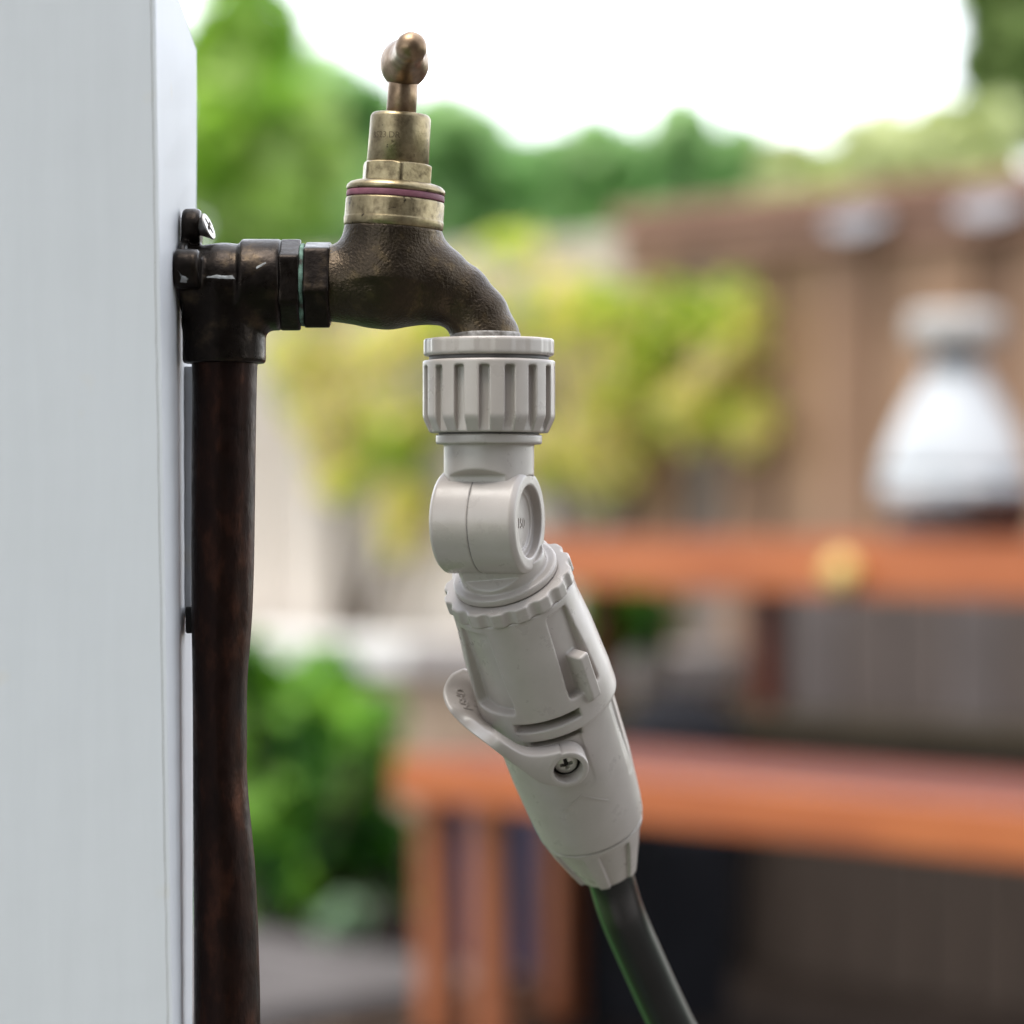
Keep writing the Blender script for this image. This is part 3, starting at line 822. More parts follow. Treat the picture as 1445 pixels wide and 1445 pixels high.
def chevron(x0, x1, t0, t1):
    bm = bmesh.new(); pts_ = [(-7.2, 4.2), (0, 0), (7.2, 6.0)]
    for (a0, b0), (a1, b1) in zip(pts_[:-1], pts_[1:]):
        n_ = 8; prev = None
        for k in range(n_ + 1):
            u = a0 + (a1 - a0) * k / n_; w_ = b0 + (b1 - b0) * k / n_
            ring = []
            for dz, dr in ((0, -0.2), (0, 0.2), (0.55, 0.2), (0.55, -0.2)):
                t = t0 + w_ + dz; rr = float(prof2(t)) + dr; a = u / rr
                ring.append(bm.verts.new((rr * math.sin(a), rr * math.cos(a), t)))
            if prev:
                for j in range(4): bm.faces.new((prev[j], prev[(j + 1) % 4], ring[(j + 1) % 4], ring[j]))
            else: bm.faces.new(ring)
            prev = ring
        bm.faces.new(prev[::-1])
    return bm
bm = chevron(0, 0, along(405, 17), 0)
bmesh.ops.transform(bm, matrix=Matrix.Scale(0.001, 4) @ Mv, verts=bm.verts)
from_bm('moulded_arrow', bm, M_plastic, con)

# lever: paddle beside the body, arm wrapping to a pivot boss in front
boss_c = px(802, 1087, 15.0)
def on_plane(x, y):                                # point of the pivot's front plane seen at a pixel
    o_ = np.array([0, -900.0, 0]); dv = px(x, y, 0.0) - o_; n_ = np.array(fr_)
    return o_ + dv * (((boss_c - o_) @ n_) / (dv @ n_))
L_pts = []
for F_, R_, B_, yf, yr, yb in [((654, 943), (656, 945), (664, 948), 33, 33, 35), ((637, 951), (641, 954), (668, 962), 29, 29, 34), ((626.5, 967), (632, 970), (672, 978), 26, 26, 33),
        ((624.5, 984), (632, 982), (677, 991), 24, 24, 32), ((633, 1004), (641, 996), (684, 1005), 21, 22, 30), ((657, 1028), (667, 1014), (695, 1021), 18.5, 19.5, 26)]:
    L_pts.append((px(*F_, yf), px(*R_, yr), px(*B_, yb)))
for F_, R_ in (((692, 1055), (702, 1042)), ((730, 1084), (738, 1064)), ((762, 1106), (765, 1067)), ((788, 1112), (792, 1062))):
    Fp, Rp = on_plane(*F_), on_plane(*R_)
    L_pts.append((Fp, Rp, Rp - np.array(fr_) * 5.5))
secs = L_pts
nS = 90
idx = np.linspace(0, len(secs) - 1, nS)
arr = np.array(L_pts)                              # sections x 3 x 3
def cat(arr, s):
    n_ = len(arr); k = int(min(max(math.floor(s), 0), n_ - 2)); f_ = s - k
    p0, p1, p2, p3 = arr[max(k - 1, 0)], arr[k], arr[k + 1], arr[min(k + 2, n_ - 1)]
    return 0.5 * ((2 * p1) + (-p0 + p2) * f_ + (2 * p0 - 5 * p1 + 4 * p2 - p3) * f_ ** 2 + (-p0 + 3 * p1 - 3 * p2 + p3) * f_ ** 3)
dense = np.array([cat(arr, s) for s in idx])
bm = bmesh.new(); prev = None; bev = 0.16
for Fp, Rp, Bp in dense:
    Gp = Fp + (Bp - Rp)
    cor = [Fp, Rp, Bp, Gp]; ring = []
    for k in range(4):                             # rounded corners
        c0, cm, cp = cor[k], cor[k - 1], cor[(k + 1) % 4]
        e1 = (cm - c0); e2 = (cp - c0); l1 = np.linalg.norm(e1) + 1e-6; l2 = np.linalg.norm(e2) + 1e-6
        r_ = min(0.6, 0.3 * l1, 0.3 * l2)
        a_, b2 = c0 + e1 / l1 * r_, c0 + e2 / l2 * r_
        ring += [a_, (a_ + b2 + 2 * c0) / 4 * 0.5 + (a_ + b2) / 2 * 0.5, b2]
    ring = [bm.verts.new(p) for p in ring]
    if prev:
        m_ = len(ring)
        for j in range(m_): bm.faces.new((prev[j], prev[(j + 1) % m_], ring[(j + 1) % m_], ring[j]))
    else: bm.faces.new(ring[::-1])
    prev = ring
bm.faces.new(prev)
bmesh.ops.recalc_face_normals(bm, faces=bm.faces)
bmesh.ops.transform(bm, matrix=Matrix.Scale(0.001, 4) @ MC, verts=bm.verts)
arm_o = from_bm('lever', bm, M_plastic, con, smooth=True)
# the pivot hole is bored through the arm with a cutter
bmc = bmesh.new()
v, f = lathe([(0, 3), (4.3, 3), (4.3, -9), (0, -9)], 48, MC @ frame(boss_c, fr_))
vs = [bmc.verts.new(p * 0.001) for p in v]
for q in f: bmc.faces.new([vs[k] for k in q])
bmesh.ops.remove_doubles(bmc, verts=bmc.verts, dist=1e-6)
cut_o = from_bm('cutter', bmc, None, con)
md = arm_o.modifiers.new('hole', 'BOOLEAN'); md.object = cut_o; md.operation = 'DIFFERENCE'; md.solver = 'EXACT'
dg = bpy.context.evaluated_depsgraph_get()
me2 = bpy.data.meshes.new_from_object(arm_o.evaluated_get(dg))
arm_o.modifiers.clear(); arm_o.data = me2; me2.name = 'lever'
bpy.data.objects.remove(cut_o)
v, f = lathe(rp([(4.3, -6.4), (4.3, -0.15), (4.5, 0.06), (5.7, 0.06), (6.0, -0.25), (6.05, -0.8), (6.05, -6.4)]), 64, MC @ frame(boss_c, fr_))
link_mesh('pivot_boss', v * 0.001, f, M_plastic, arm_o)
Mscr = MC @ frame(Vector(boss_c) - fr_ * 3.2, fr_, spin=R(20))
sdf_part('pivot_screw', lambda X, Y, Z: phillips(X, Y, Z, 3.35, 1.4, False, 2.0, 0.55), (-3.9, -3.9, -2.2), (3.9, 3.9, 1), 0.13, M_screw, con, Mscr, relax=0)
v, f = lathe([(0, -4.5), (4.4, -4.5), (4.4, -6.6), (0, -6.6)], 32, MC @ frame(boss_c, fr_))
link_mesh('pivot_seat', v * 0.001, f, M_dark, con)
def on_paddle(x, y, z):
    s = 1.85 + (x + 4.8) / 9.6 * 2.3
    sec = cat(arr, s); Rp, Bp = sec[1], sec[2]
    u = 0.42 + y / 8.4
    p = Rp + (Bp - Rp) * u
    sec2 = cat(arr, s + 0.05)
    tn = np.cross(sec2[1] - Rp, Bp - Rp); tn = tn / (np.linalg.norm(tn) + 1e-9)
    if tn[2] < 0: tn = -tn
    return p + tn * (z - 0.03)
text_part('moulded_lettering', 'OPEN', 3.6, 0.28, on_paddle, M_plastic, arm_o, MC)

# ================================================================== HOSE
hose_loc = (0.05, 0.25, 0.0)
hose = thing('garden_hose', 'dark garden hose with green stripe hanging from the grey connector', 'hose', hose_loc)
MH = placed(hose_loc)
endc = np.array(Vector(sc_) + ax_ * (T_end - 6.0))
path = [endc, np.array(Vector(sc_) + ax_ * (T_end + 4)), px(876, 1285, 82), px(900, 1342, 92), px(950, 1450, 108), px(1010, 1560, 128), np.array([88, 165, -260]), np.array([135, 230, -420]), np.array([180, 300, -600]), np.array([210, 380, -780]), np.array([260, 520, -842]), np.array([420, 760, -842])]
path = np.array(path)
ss = np.linspace(0, len(path) - 1, 160)
cl = np.array([cat(path, s) for s in ss])
seg = 40; rad = 7.0
tan = np.gradient(cl, axis=0); tan /= np.linalg.norm(tan, axis=1)[:, None]
ref = np.array([0.0, 1.0, 0.0])
side = np.cross(np.tile(ref, (len(cl), 1)), tan); side /= np.linalg.norm(side, axis=1)[:, None]
nor = np.cross(tan, side)
ang = np.linspace(0, 2 * math.pi, seg, endpoint=False)
V = (cl[:, None, :] + rad * (np.cos(ang)[None, :, None] * side[:, None, :] + np.sin(ang)[None, :, None] * nor[:, None, :])).reshape(-1, 3)
i = np.arange(len(cl) - 1)[:, None] * seg; j = np.arange(seg)[None, :]; j2 = (j + 1) % seg
F = np.stack([i + j, i + j2, i + seg + j2, i + seg + j], -1).reshape(-1, 4)
link_mesh('hose_tube', xf(V, MH) * 0.001, F, M_hose, hose)
# raised stripe down the left side
sgn = 1.0 if side[20, 0] < 0 else -1.0
aa = np.linspace(-0.20, 0.20, 7) + (0.0 if sgn > 0 else math.pi) 
fdir = -1.0 if nor[20, 1] > 0 else 1.0
aa = aa + fdir * 0.42 * sgn
rr = np.where(np.arange(7) % 6 == 0, rad - 0.2, rad + 0.12)
V = (cl[:, None, :] + rr[None, :, None] * (np.cos(aa)[None, :, None] * side[:, None, :] + np.sin(aa)[None, :, None] * nor[:, None, :])).reshape(-1, 3)
i = np.arange(len(cl) - 1)[:, None] * 7; j = np.arange(6)[None, :]
F = np.stack([i + j, i + j + 1, i + 7 + j + 1, i + 7 + j], -1).reshape(-1, 4)
link_mesh('stripe', xf(V, MH) * 0.001, F, M_stripe, hose)

# ================================================================== GARDEN: everything runs along u (right and nearer); n points away
A_U = R(48)
u = Vector((math.cos(A_U), -math.sin(A_U), 0)); nn = Vector((math.sin(A_U), math.cos(A_U), 0))
def garden(origin):                                # local x along u, y along n, z up
    Mx = Matrix((u, nn, Vector((0, 0, 1)))).transposed().to_4x4(); Mx.translation = origin
    return Mx
ROTZ = -A_U
# ground
bm = bmesh.new()
bmesh.ops.create_grid(bm, x_segments=1, y_segments=1, size=600)
structure(from_bm('ground', bm, M_lawn, None))
unseen_terrace = structure(box('unseen_terrace', (-0.05, -3.5, -0.05), (4.5, 2.6, 0.012), M_terrace, None))  # out of view; dark paving added to cut green bounce from the lawn
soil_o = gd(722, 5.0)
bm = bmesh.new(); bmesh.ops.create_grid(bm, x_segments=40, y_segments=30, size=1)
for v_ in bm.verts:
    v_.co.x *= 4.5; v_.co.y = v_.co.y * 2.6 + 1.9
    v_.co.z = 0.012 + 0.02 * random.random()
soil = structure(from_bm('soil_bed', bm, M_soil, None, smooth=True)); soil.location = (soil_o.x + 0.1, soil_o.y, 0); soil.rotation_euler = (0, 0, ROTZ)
# paving: slabs at the lower left
pav_o = gd(625, 5.1)
paving = structure(box('paving', (-3.2, -2.0, 0.0), (0.0, 0.22, 0.03), M_brick, None)); paving.location = (pav_o.x, pav_o.y, 0.012); paving.rotation_euler = (0, 0, ROTZ)
slab0 = None
for ix in range(7):
    for iy in range(5):
        x0, y0 = -3.2 + ix * 0.457, -2.0 + iy * 0.445
        if slab0 is None:
            slab0 = box('paving_slab', (0.006, 0.006, 0.0), (0.449, 0.437, 0.05), M_slab, paving, 0.005)
            s_ = slab0
        else:
            s_ = slab0.copy(); C.objects.link(s_); s_.parent = paving
        s_.location = (x0, y0, 0.024 + 0.004 * random.random())

# fence
fx = gd(900, 8.0)
FTOP = H + 0.735
fence = thing('wooden_fence', 'brown close boarded timber fence with thick top capping behind the table', 'fence', (fx.x, fx.y, 0), rotz=ROTZ)
pale = thing('wooden_fence', 'pale weathered timber fence behind the yellow green climbing vine', 'fence', (fx.x, fx.y, 0), rotz=ROTZ)
def board_mesh(material):
    o = box('fence_board', (0, 0, 0.0), (0.170, 0.020, 1.0), material, None, 0.004)
    me = o.data; bpy.data.objects.remove(o); return me
bb = {k: board_mesh(m_) for k, m_ in (('b', M_board_b), ('g', M_board_g), ('p', M_board_p), ('d', M_board_d))}
k = 0; x = -0.02
while x < 3.2:
    o = bpy.data.objects.new('fence_board', bb['bgdbdbbdbbbdbbbdbbdbbd'[k % 22]]); C.objects.link(o); o.parent = fence
    o.location = (x, (k % 2) * 0.0275, 0.10); o.scale = (0.93, 1, FTOP - 0.12); x += 0.150 + 0.012 * random.random(); k += 1
x = -0.18; k = 0
while x > -4.8:
    o = bpy.data.objects.new('fence_board', bb['p']); C.objects.link(o); o.parent = pale
    o.location = (x, (k % 2) * 0.0205, 0.10); o.scale = (1, 1, FTOP - 0.13 + 0.01 * random.random()); x -= 0.150 + 0.010 * random.random(); k += 1
box('backing_panel', (-0.02, 0.052, 0.08), (3.25, 0.064, FTOP - 0.05), M_board_d, fence)
box('backing_panel', (-4.8, 0.044, 0.08), (-0.03, 0.054, FTOP - 0.21), M_board_p, pale)
box('top_capping', (-0.03, -0.07, FTOP - 0.035), (3.3, 0.09, FTOP + 0.02), M_rail, fence, 0.008)
box('top_rail', (-0.03, -0.035, FTOP - 0.12), (3.3, -0.002, FTOP - 0.037), M_rail, fence, 0.004)
for sx in (0.30, 2.0): box('fence_post', (sx, 0.066, 0.0), (sx + 0.075, 0.14, FTOP - 0.04), M_board_g, fence, 0.004)
box('top_rail', (-4.85, 0.056, FTOP - 0.20), (-0.04, 0.094, FTOP - 0.12), M_board_p, pale, 0.004)
for sx in (-4.4, -2.4, -0.12): box('fence_post', (sx, 0.096, 0.0), (sx + 0.075, 0.17, FTOP - 0.03), M_board_p, pale, 0.004)
gm = None  # dark boards added in place of the fence foot's shade
for k in range(17):
    if gm is None:
        o = box('shaded_foot_board', (0, 0, 0), (0.150, 0.018, 0.64), M_shaded_foot, fence, 0.003); gm = o.data; gm2 = gm.copy(); gm2.materials[0] = M_shaded_foot2
    else:
        o = bpy.data.objects.new('shaded_foot_board', gm); C.objects.link(o); o.parent = fence
    if k % 3 == 1: o.data = gm2
    o.location = (0.40 + k * 0.158, -0.026 - 0.006 * random.random(), 0.02)
# white enamel plates on the capping
for i_, (pxx, dd, lab) in enumerate(((1243, 7.42, 'small white plate resting on the fence capping left of the bell jar'), (1428, 7.08, 'small white plate resting on the fence capping at the right edge'))):
    c = gd(pxx, dd)
    pl = thing('plate', lab, 'plate', (c.x, c.y, FTOP - 0.065), group='white plates on the fence capping', rotz=ROTZ)
    vv, ff = lathe(rp([(0, -0.011), (0.04, -0.011), (0.062, -0.003), (0.068, 0.004), (0.062, 0.006), (0.04, -0.004), (0, -0.004)]), 40, frame((0, 0, 0), (0, -1, 0.25)))
    vv *= 0.72; vv[:, 0] *= 2.0; vv[:, 2] *= 0.62; vv[:, 1] -= 0.085
    link_mesh('dish', vv, ff, M_plate, pl)
    link_mesh('hook', *lathe([(0, -0.10), (0.004, -0.10), (0.004, 0.05), (0, 0.05)], 8, Matrix.Translation((0, -0.073, 0.0))), M_dark, pl)
# low wall with pale coping at the fence foot
lw = thing('low_wall', 'low brown retaining wall with pale coping along the fence foot', 'wall', (fx.x, fx.y, 0), rotz=ROTZ)
box('wall_body', (-4.9, -0.30, 0.0), (0.35, -0.06, 0.43), M_brick, lw, 0.004)
for k in range(6): box('coping', (-5.0 + k * 0.9, -0.34, 0.432), (-5.0 + k * 0.9 + 0.893, -0.04, 0.52), M_render if k < 5 else M_coping_dark, lw, 0.008)

# bench table in front
bo = gd(572, 5.0)
BZ = 0.472
bench = thing('bench', 'low orange stained wooden bench in front of the taller table', 'bench', (bo.x, bo.y, 0), rotz=ROTZ)
for k in range(3): box('seat_board', (0.0, 0.002 + k * 0.132, BZ - 0.028), (2.3, 0.124 + k * 0.132, BZ), M_dimmed, bench, 0.004)
box('apron', (-0.002, -0.024, BZ - 0.070), (2.302, 0.0, BZ - 0.001), M_stain, bench, 0.003)
box('apron', (0.03, 0.35, BZ - 0.074), (2.27, 0.374, BZ - 0.030), M_stain, bench, 0.003)
for sx, sy in ((0.02, 0.004), (0.150, 0.004), (0.02, 0.27), (2.1, 0.004), (2.1, 0.27)):
    box('leg', (sx, sy, 0.0), (sx + 0.046, sy + 0.05, BZ - 0.030), M_leg, bench, 0.004)
# table behind
to = gd(1075, 6.3); to = to - u * 0.77
TZ = 0.80
table = thing('table', 'tall orange stained wooden garden table carrying the white bell jar', 'table', (to.x, to.y, 0), rotz=ROTZ)
for k in range(3): box('top_board', (0.0, 0.0 + k * 0.108, TZ - 0.03), (2.4, 0.102 + k * 0.108, TZ), M_dimmed, table, 0.004)
box('apron', (-0.002, -0.028, TZ - 0.108), (2.402, -0.001, TZ - 0.002), M_stain, table, 0.003)
box('apron', (0.03, 0.285, TZ - 0.112), (2.37, 0.31, TZ - 0.032), M_stain, table, 0.003)
for sx, sy in ((0.03, 0.044), (0.705, 0.044), (2.2, 0.044), (0.03, 0.22), (2.2, 0.22)):
    box('leg', (sx, sy, 0.0), (sx + 0.042, sy + 0.05, TZ - 0.034), M_dimmed, table, 0.004)
# yellow knob on the rail
kc = gd(1195, 6.10)
# intersect with the apron face
def on_line(origin, pxx, off=0.0):                 # point of the line origin + s*u (+off*n) seen at pixel column pxx
    o_ = origin + nn * off; k_ = (pxx - 722.5) / FPX
    s = (k_ * (o_.y + D) - o_.x) / (u.x - k_ * u.y)
    return o_ + u * s
kc = on_line(to, 1195, -0.029)
knob = thing('knob', 'round yellow wooden knob on the orange table apron', 'knob', (kc.x, kc.y, TZ - 0.066), rotz=ROTZ)
link_mesh('knob_head', *lathe([(0, -0.02), (0.012, -0.02), (0.012, 0), (0.032, 0.006), (0.037, 0.018), (0.030, 0.032), (0, 0.038)], 24, frame((0, 0, 0), (0, -1, 0))), M_yellow, knob)
# white bell jar on the table
jc = gd(1348, 6.12)
jar = thing('bell_jar', 'white flared bell jar with grey lid standing on the table', 'jar', (jc.x, jc.y, TZ))
link_mesh('base', *lathe(rp([(0, 0.0), (0.125, 0.0), (0.13, 0.01), (0.12, 0.05), (0.10, 0.062), (0, 0.062)]), 40), M_darkwood, jar)
link_mesh('band', *lathe([(0, 0.064), (0.132, 0.064), (0.144, 0.075), (0.147, 0.10), (0.143, 0.115), (0, 0.115)], 48), M_band, jar)
link_mesh('bell', *lathe([(0.10, 0.116), (0.143, 0.116), (0.140, 0.140), (0.126, 0.18), (0.101, 0.235), (0.073, 0.285), (0.055, 0.322), (0, 0.322)], 48), M_glaze, jar)
link_mesh('jar_neck', *lathe([(0, 0.322), (0.050, 0.322), (0.046, 0.335), (0.046, 0.366), (0, 0.366)], 40), M_neck, jar)
link_mesh('lid', *lathe(rp([(0, 0.366), (0.084, 0.366), (0.091, 0.374), (0.091, 0.422), (0.080, 0.434), (0, 0.438)]), 40), M_lid, jar)
pot_c = gd(1418, 5.90)
vv, ff = lathe(rp([(0, 0), (0.045, 0), (0.062, 0.075), (0.068, 0.076), (0.068, 0.09), (0.060, 0.09), (0.055, 0.07), (0, 0.07)]), 32)
dp = link_mesh('plant_pot', vv, ff, M_darkwood, None); dp.location = (pot_c.x, pot_c.y, TZ)
tag(dp, 'small dark brown pot in front of the white bell jar', 'pot')

def tub(name, label, cat, pxx, d, w, dpth, z1, material, z0=0.0, taper=0.86):
    c = gd(pxx, d)
    t_ = thing(name, label, cat, (c.x, c.y, z0), rotz=ROTZ)
    bm = bmesh.new()
    def rect(hw, hd, z): return [bm.verts.new(p) for p in ((-hw, -hd, z), (hw, -hd, z), (hw, hd, z), (-hw, hd, z))]
    hw, hd, hh = w / 2, dpth / 2, z1 - z0
    rings = [rect(hw * taper, hd * taper, 0.0), rect(hw, hd, hh), rect(hw - 0.012, hd - 0.012, hh), rect(hw * taper - 0.012, hd * taper - 0.012, 0.015)]
    bm.faces.new(rings[0][::-1])
    for a_, b2 in zip(rings[:-1], rings[1:]):
        for j in range(4): bm.faces.new((a_[j], a_[(j + 1) % 4], b2[(j + 1) % 4], b2[j]))
    bm.faces.new(rings[3])
    from_bm('shell', bm, material, t_)
    bm = bmesh.new()
    for sx in (-1, 1):
        add_box(bm, (-hw - 0.012, sx * hd - 0.012 if sx > 0 else -hd - 0.012, hh - 0.03), (hw + 0.012, sx * hd + 0.012 if sx > 0 else -hd - 0.001, hh - 0.008))
    from_bm('rim', bm, material, t_)
    return t_
tub('storage_tub', 'navy blue plastic tub standing under the bench', 'tub', 735, 5.55, 0.26, 0.20, 0.36, M_navy)
tub('storage_crate', 'black plastic crate standing under the bench behind the hose', 'crate', 915, 5.2, 0.21, 0.22, 0.33, M_black)
sp_c = gd(1230, 5.7)
planter = thing('slatted_planter', 'dark brown timber planter with upright boards standing behind the bench', 'planter', (sp_c.x, sp_c.y, 0), rotz=ROTZ)
pm = None
for k in range(15):
    if pm is None:
        o = box('planter_board', (0, 0, 0.0), (0.098, 0.018, 0.43), M_planter, planter, 0.003); pm = o.data
    else:
        o = bpy.data.objects.new('planter_board', pm); C.objects.link(o); o.parent = planter
    o.location = (-0.72 + k * 0.105, -0.12 + 0.004 * random.random(), 0.015)
box('planter_box', (-0.71, -0.099, 0.02), (0.84, 0.12, 0.40), M_darkwood, planter)
box('planter_rim', (-0.74, -0.14, 0.447), (0.88, 0.14, 0.475), M_rim, planter, 0.004)
lump_c = gd(960, 5.75)
vv, ff = lathe([(0, 0), (0.085, 0), (0.105, 0.40), (0.112, 0.40), (0.112, 0.43), (0.098, 0.47), (0.06, 0.505), (0, 0.515)], 28)
bk = link_mesh('bucket', vv, ff, M_black, None); bk.location = (lump_c.x, lump_c.y, 0.01); tag(bk, 'black lidded bucket standing behind the bench', 'bucket')

# ------------------------------------------------------------------ plants
def leaf_cloud(blobs, n, size, flat=0.0, seedv=0, up=0.35):
    """blobs: (cx,cy,cz, rx,ry,rz); folded leaf quads spread through their volume, denser towards the outside"""
    r = np.random.default_rng(seedv)
    vol = np.array([b[3] * b[4] * b[5] for b in blobs]) ** 0.75; pb = vol / vol.sum()
    which = r.choice(len(blobs), n, p=pb)
    B = np.array(blobs)[which]
    d = r.normal(size=(n, 3)); d /= np.linalg.norm(d, axis=1)[:, None]
    rad = r.random(n) ** 0.42
    cen = B[:, :3] + d * rad[:, None] * B[:, 3:]
    nrm = d * 0.6 + r.normal(size=(n, 3)) * 0.6; nrm[:, 2] += up; nrm /= np.linalg.norm(nrm, axis=1)[:, None]
    t = np.cross(nrm, r.normal(size=(n, 3))); t /= np.linalg.norm(t, axis=1)[:, None]
    bt = np.cross(nrm, t)
    s = size * (0.6 + 0.8 * r.random(n))[:, None]
    w = 0.36
    v0 = cen - t * s * 0.5; v2 = cen + t * s * 0.5 - nrm * s * 0.12
    v1 = cen + bt * s * w + nrm * s * 0.10; v3 = cen - bt * s * w + nrm * s * 0.10
    V = np.stack([v0, v1, v2, v3], 1).reshape(-1, 3)
    k = np.arange(n)[:, None] * 4
    F = np.concatenate([k + [0, 1, 2], k + [0, 2, 3]], 0)
    return V, F
def limb(bm, p0, p1, r0, r1, seg=8):
    p0, p1 = Vector(p0), Vector(p1); z = (p1 - p0).normalized(); x = z.orthogonal().normalized(); y = z.cross(x)
    ra = [bm.verts.new(p0 + (x * math.cos(a) + y * math.sin(a)) * r0) for a in np.linspace(0, 2 * math.pi, seg, endpoint=False)]
    rb = [bm.verts.new(p1 + (x * math.cos(a) + y * math.sin(a)) * r1) for a in np.linspace(0, 2 * math.pi, seg, endpoint=False)]
    for k in range(seg): bm.faces.new((ra[k], ra[(k + 1) % seg], rb[(k + 1) % seg], rb[k]))
    bm.faces.new(ra[::-1]); bm.faces.new(rb)
def tree(label, pxx, d, py_top, halfw_px, n, size, lm, seedv, base_py=430, group='garden trees beyond the fence', cat='tree', name='tree'):
    r = random.Random(seedv)
    c = gd(pxx, d); s = d / FPX
    ztop = H + (722.5 - py_top) * s; zbase = H + (722.5 - base_py) * s
    hw = halfw_px * s
    t_ = thing(name, label, cat, (c.x, c.y, 0), group=group)
    zc = (ztop + zbase) / 2; hh = (ztop - zbase) / 2
    blobs = [(0, 0, zc - 0.15 * hh, hw * 0.70, hw * 0.70, hh * 0.75)]
    for k in range(15):
        a = r.uniform(0, 2 * math.pi); q = r.uniform(0.25, 0.85) * hw; rr = r.uniform(0.14, 0.36) * hw
        zz = zc + r.uniform(-0.7, 0.70) * hh
        blobs.append((q * math.cos(a), q * math.sin(a), zz, rr, rr, min(rr * 0.9, hh * 0.35)))
    for k in range(3):
        rr = r.uniform(0.32, 0.48) * hw; rz = min(rr, 0.5 * hh)
        blobs.append((r.uniform(-0.45, 0.45) * hw, 0, ztop - rz - abs(k) * 0.12 * hh, rr, rr, rz))
    V, F = leaf_cloud(blobs, n, size, seedv=seedv)
    link_mesh('crown', V, F, lm, t_, smooth=False)
    bm = bmesh.new()
    tr = max(0.03, hw * 0.07)
    limb(bm, (0, 0, 0), (0, 0, zc), tr, tr * 0.6)
    for bl in blobs[1:]: limb(bm, (0, 0, zc - 0.3 * hh), bl[:3], tr * 0.45, tr * 0.15, 6)
    from_bm('trunk', bm, M_bark, t_, smooth=True)
    return t_
tree('tall lime green tree at the left beside the white post', 330, 12.0, -50, 185, 1798, 0.13, L_lime, 1, 430)
tree('mid green tree between the lime tree and the tap', 455, 15.0, 70, 130, 1426, 0.15, L_tree, 2)
tree('green rounded tree just right of the tap handle', 660, 17.0, 122, 130, 1550, 0.16, L_tree, 3)
tree('low spreading green tree at the centre of the skyline', 800, 18.0, 158, 150, 1674, 0.17, L_tree, 4)
tree('green tree rising right of the centre of the skyline', 915, 19.5, 178, 120, 1426, 0.17, L_tree, 5)
tree('taller green tree at the right end of the row', 1010, 17.0, 130, 115, 1426, 0.16, L_tree, 6)
tree('low green tree behind the lime tree and the tap', 560, 20.0, 145, 130, 1426, 0.18, L_tree, 10)
tree('low yellowish green tree above the start of the brown fence', 1130, 14.0, 192, 85, 930, 0.13, L_pale, 7, 380)
tree('pale yellow green shrub spreading above the brown fence', 1300, 11.5, 148, 190, 1426, 0.11, L_pale, 8, 330)
tree('tall olive green tree at the right edge over the fence', 1440, 13.0, -120, 125, 1550, 0.14, L_olive, 9, 240)

def vine(label, spots, n, seedv, size=0.06):
    o_ = fx
    t_ = thing('climbing_vine', label, 'vine', (o_.x, o_.y, 0), group='vines climbing the pale fence', rotz=ROTZ)
    r = random.Random(seedv); blobs = []
    for (pxx, pyy, rw, rh) in spots:
        p = on_line(fx, pxx, -0.10); d = p.y + D
        s_loc = (p - fx).dot(u)
        z = H + (722.5 - pyy) * d / FPX
        blobs.append((s_loc, -0.10, z, rw * d / FPX * 1.35, 0.09, rh * d / FPX))
    V, F = leaf_cloud(blobs, n, size, seedv=seedv, up=0.2)
    link_mesh('foliage', V, F, L_vine, t_, smooth=False)
    bm = bmesh.new()
    b0 = blobs[0]
    for bl in blobs: limb(bm, (b0[0] + r.uniform(-0.1, 0.1), -0.05, 0.49), (bl[0], -0.06, bl[2]), 0.009, 0.004, 6)
    from_bm('stem', bm, M_bark, t_, smooth=True)
vine('yellow green vine on the pale fence left of the hose connector', [(470, 560, 75, 90), (420, 500, 60, 50), (560, 480, 60, 45), (560, 600, 55, 70), (480, 660, 60, 45), (570, 720, 35, 80), (640, 430, 60, 60), (430, 410, 60, 40)], 1050, 21, 0.052)
vine('yellow green vine on the fence right of the hose connector', [(850, 640, 70, 80), (800, 440, 70, 70), (930, 450, 80, 60), (1030, 470, 55, 80), (870, 540, 80, 60), (980, 580, 60, 60), (1060, 600, 30, 50), (720, 345, 40, 20), (860, 440, 50, 40), (720, 560, 55, 60), (700, 480, 45, 50), (760, 640, 50, 60)], 1450, 22, 0.052)

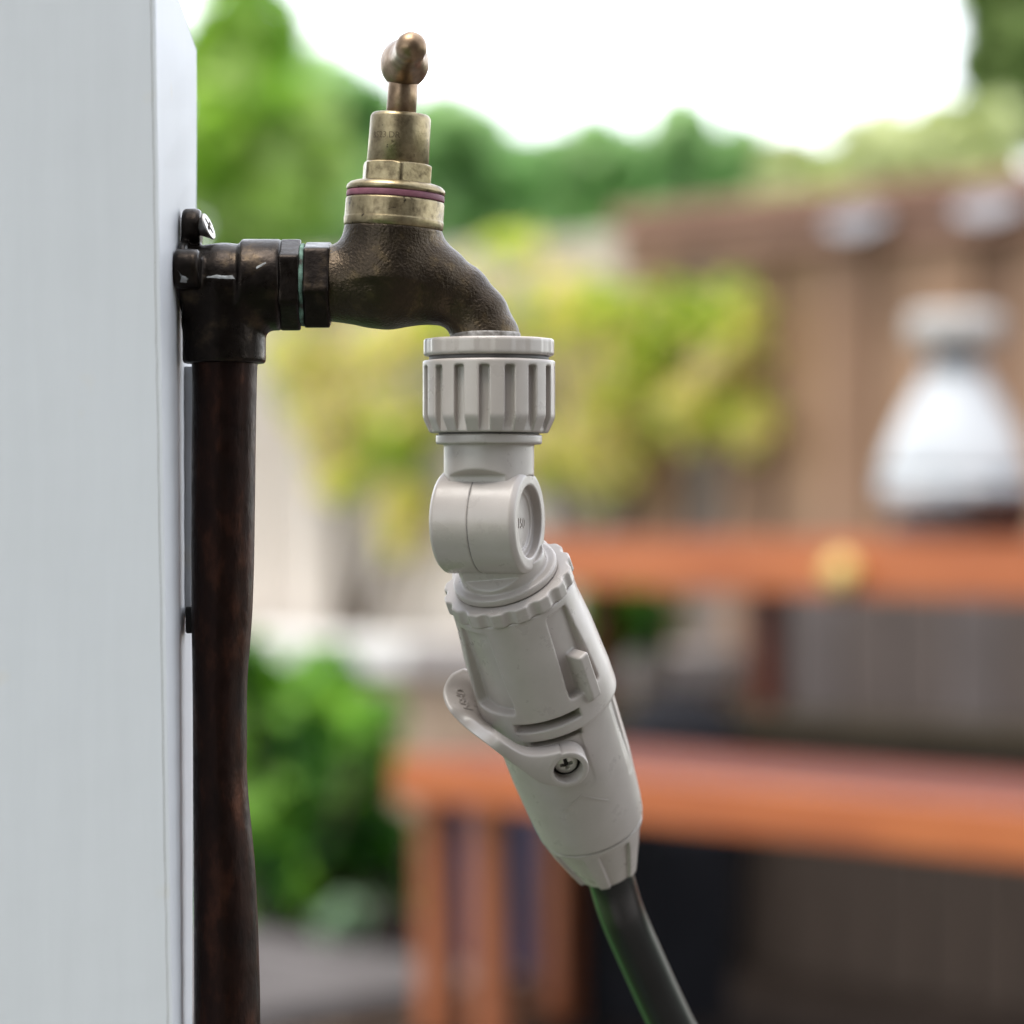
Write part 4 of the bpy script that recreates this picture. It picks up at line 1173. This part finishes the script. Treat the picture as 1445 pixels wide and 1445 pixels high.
def bush(name, label, pxx, d, py_top, py_bot, hw_px, n, size, lm, seedv, group=None):
    c = gd(pxx, d); s = d / FPX
    ztop = H + (722.5 - py_top) * s; zb = max(0.0, H + (722.5 - py_bot) * s); hw = hw_px * s
    t_ = thing(name, label, 'shrub', (c.x, c.y, 0), group=group)
    r = random.Random(seedv); zc = (ztop + zb) / 2; hh = (ztop - zb) / 2
    blobs = [(0, 0, zc, hw * 0.8, hw * 0.7, hh * 0.85)]
    for k in range(8):
        a = r.uniform(0, 2 * math.pi); q = r.uniform(0.3, 0.7) * hw; rr = r.uniform(0.25, 0.4) * hw
        blobs.append((q * math.cos(a), q * math.sin(a), zc + r.uniform(-0.6, 0.7) * hh, rr, rr, min(rr, 0.4 * hh)))
    for k in range(14):
        a = r.uniform(0, 2 * math.pi); q = r.uniform(0.6, 1.0) * hw; rr = r.uniform(0.10, 0.20) * hw
        blobs.append((q * math.cos(a), q * math.sin(a), zc + r.uniform(-0.95, 0.85) * hh, rr, rr, rr))
    V, F = leaf_cloud(blobs, n, size, seedv=seedv)
    link_mesh('foliage', V, F, lm, t_, smooth=False)
    bm = bmesh.new()
    for bl in blobs: limb(bm, (0, 0, 0), bl[:3], 0.010, 0.004, 6)
    from_bm('stem', bm, M_bark, t_, smooth=True)
bush('leafy_shrub', 'bright green leafy shrub at the foot of the pale fence', 428, 6.25, 885, 1400, 165, 1700, 0.075, L_bush, 31)
bush('sage_plant', 'small pale green plant in front of the leafy shrub', 482, 6.0, 1270, 1345, 38, 260, 0.035, L_sage, 32)
bush('potted_herb', 'dark green plant growing behind the table end', 878, 7.3, 800, 935, 75, 700, 0.05, L_bush, 33)

# ------------------------------------------------------------------ house wall assumed behind the camera, unseen, sized to darken front light and reflections
house = structure(box('unseen_house_wall', (-1.25, -3.8, 0.0), (7.0, -3.5, 4.0), M_housebrick, None))
box('window_frame', (1.8, -3.498, 0.95), (3.2, -3.44, 2.05), M_white, house)
box('window_pane', (1.88, -3.438, 1.02), (3.12, -3.43, 1.98), M_pane, house)
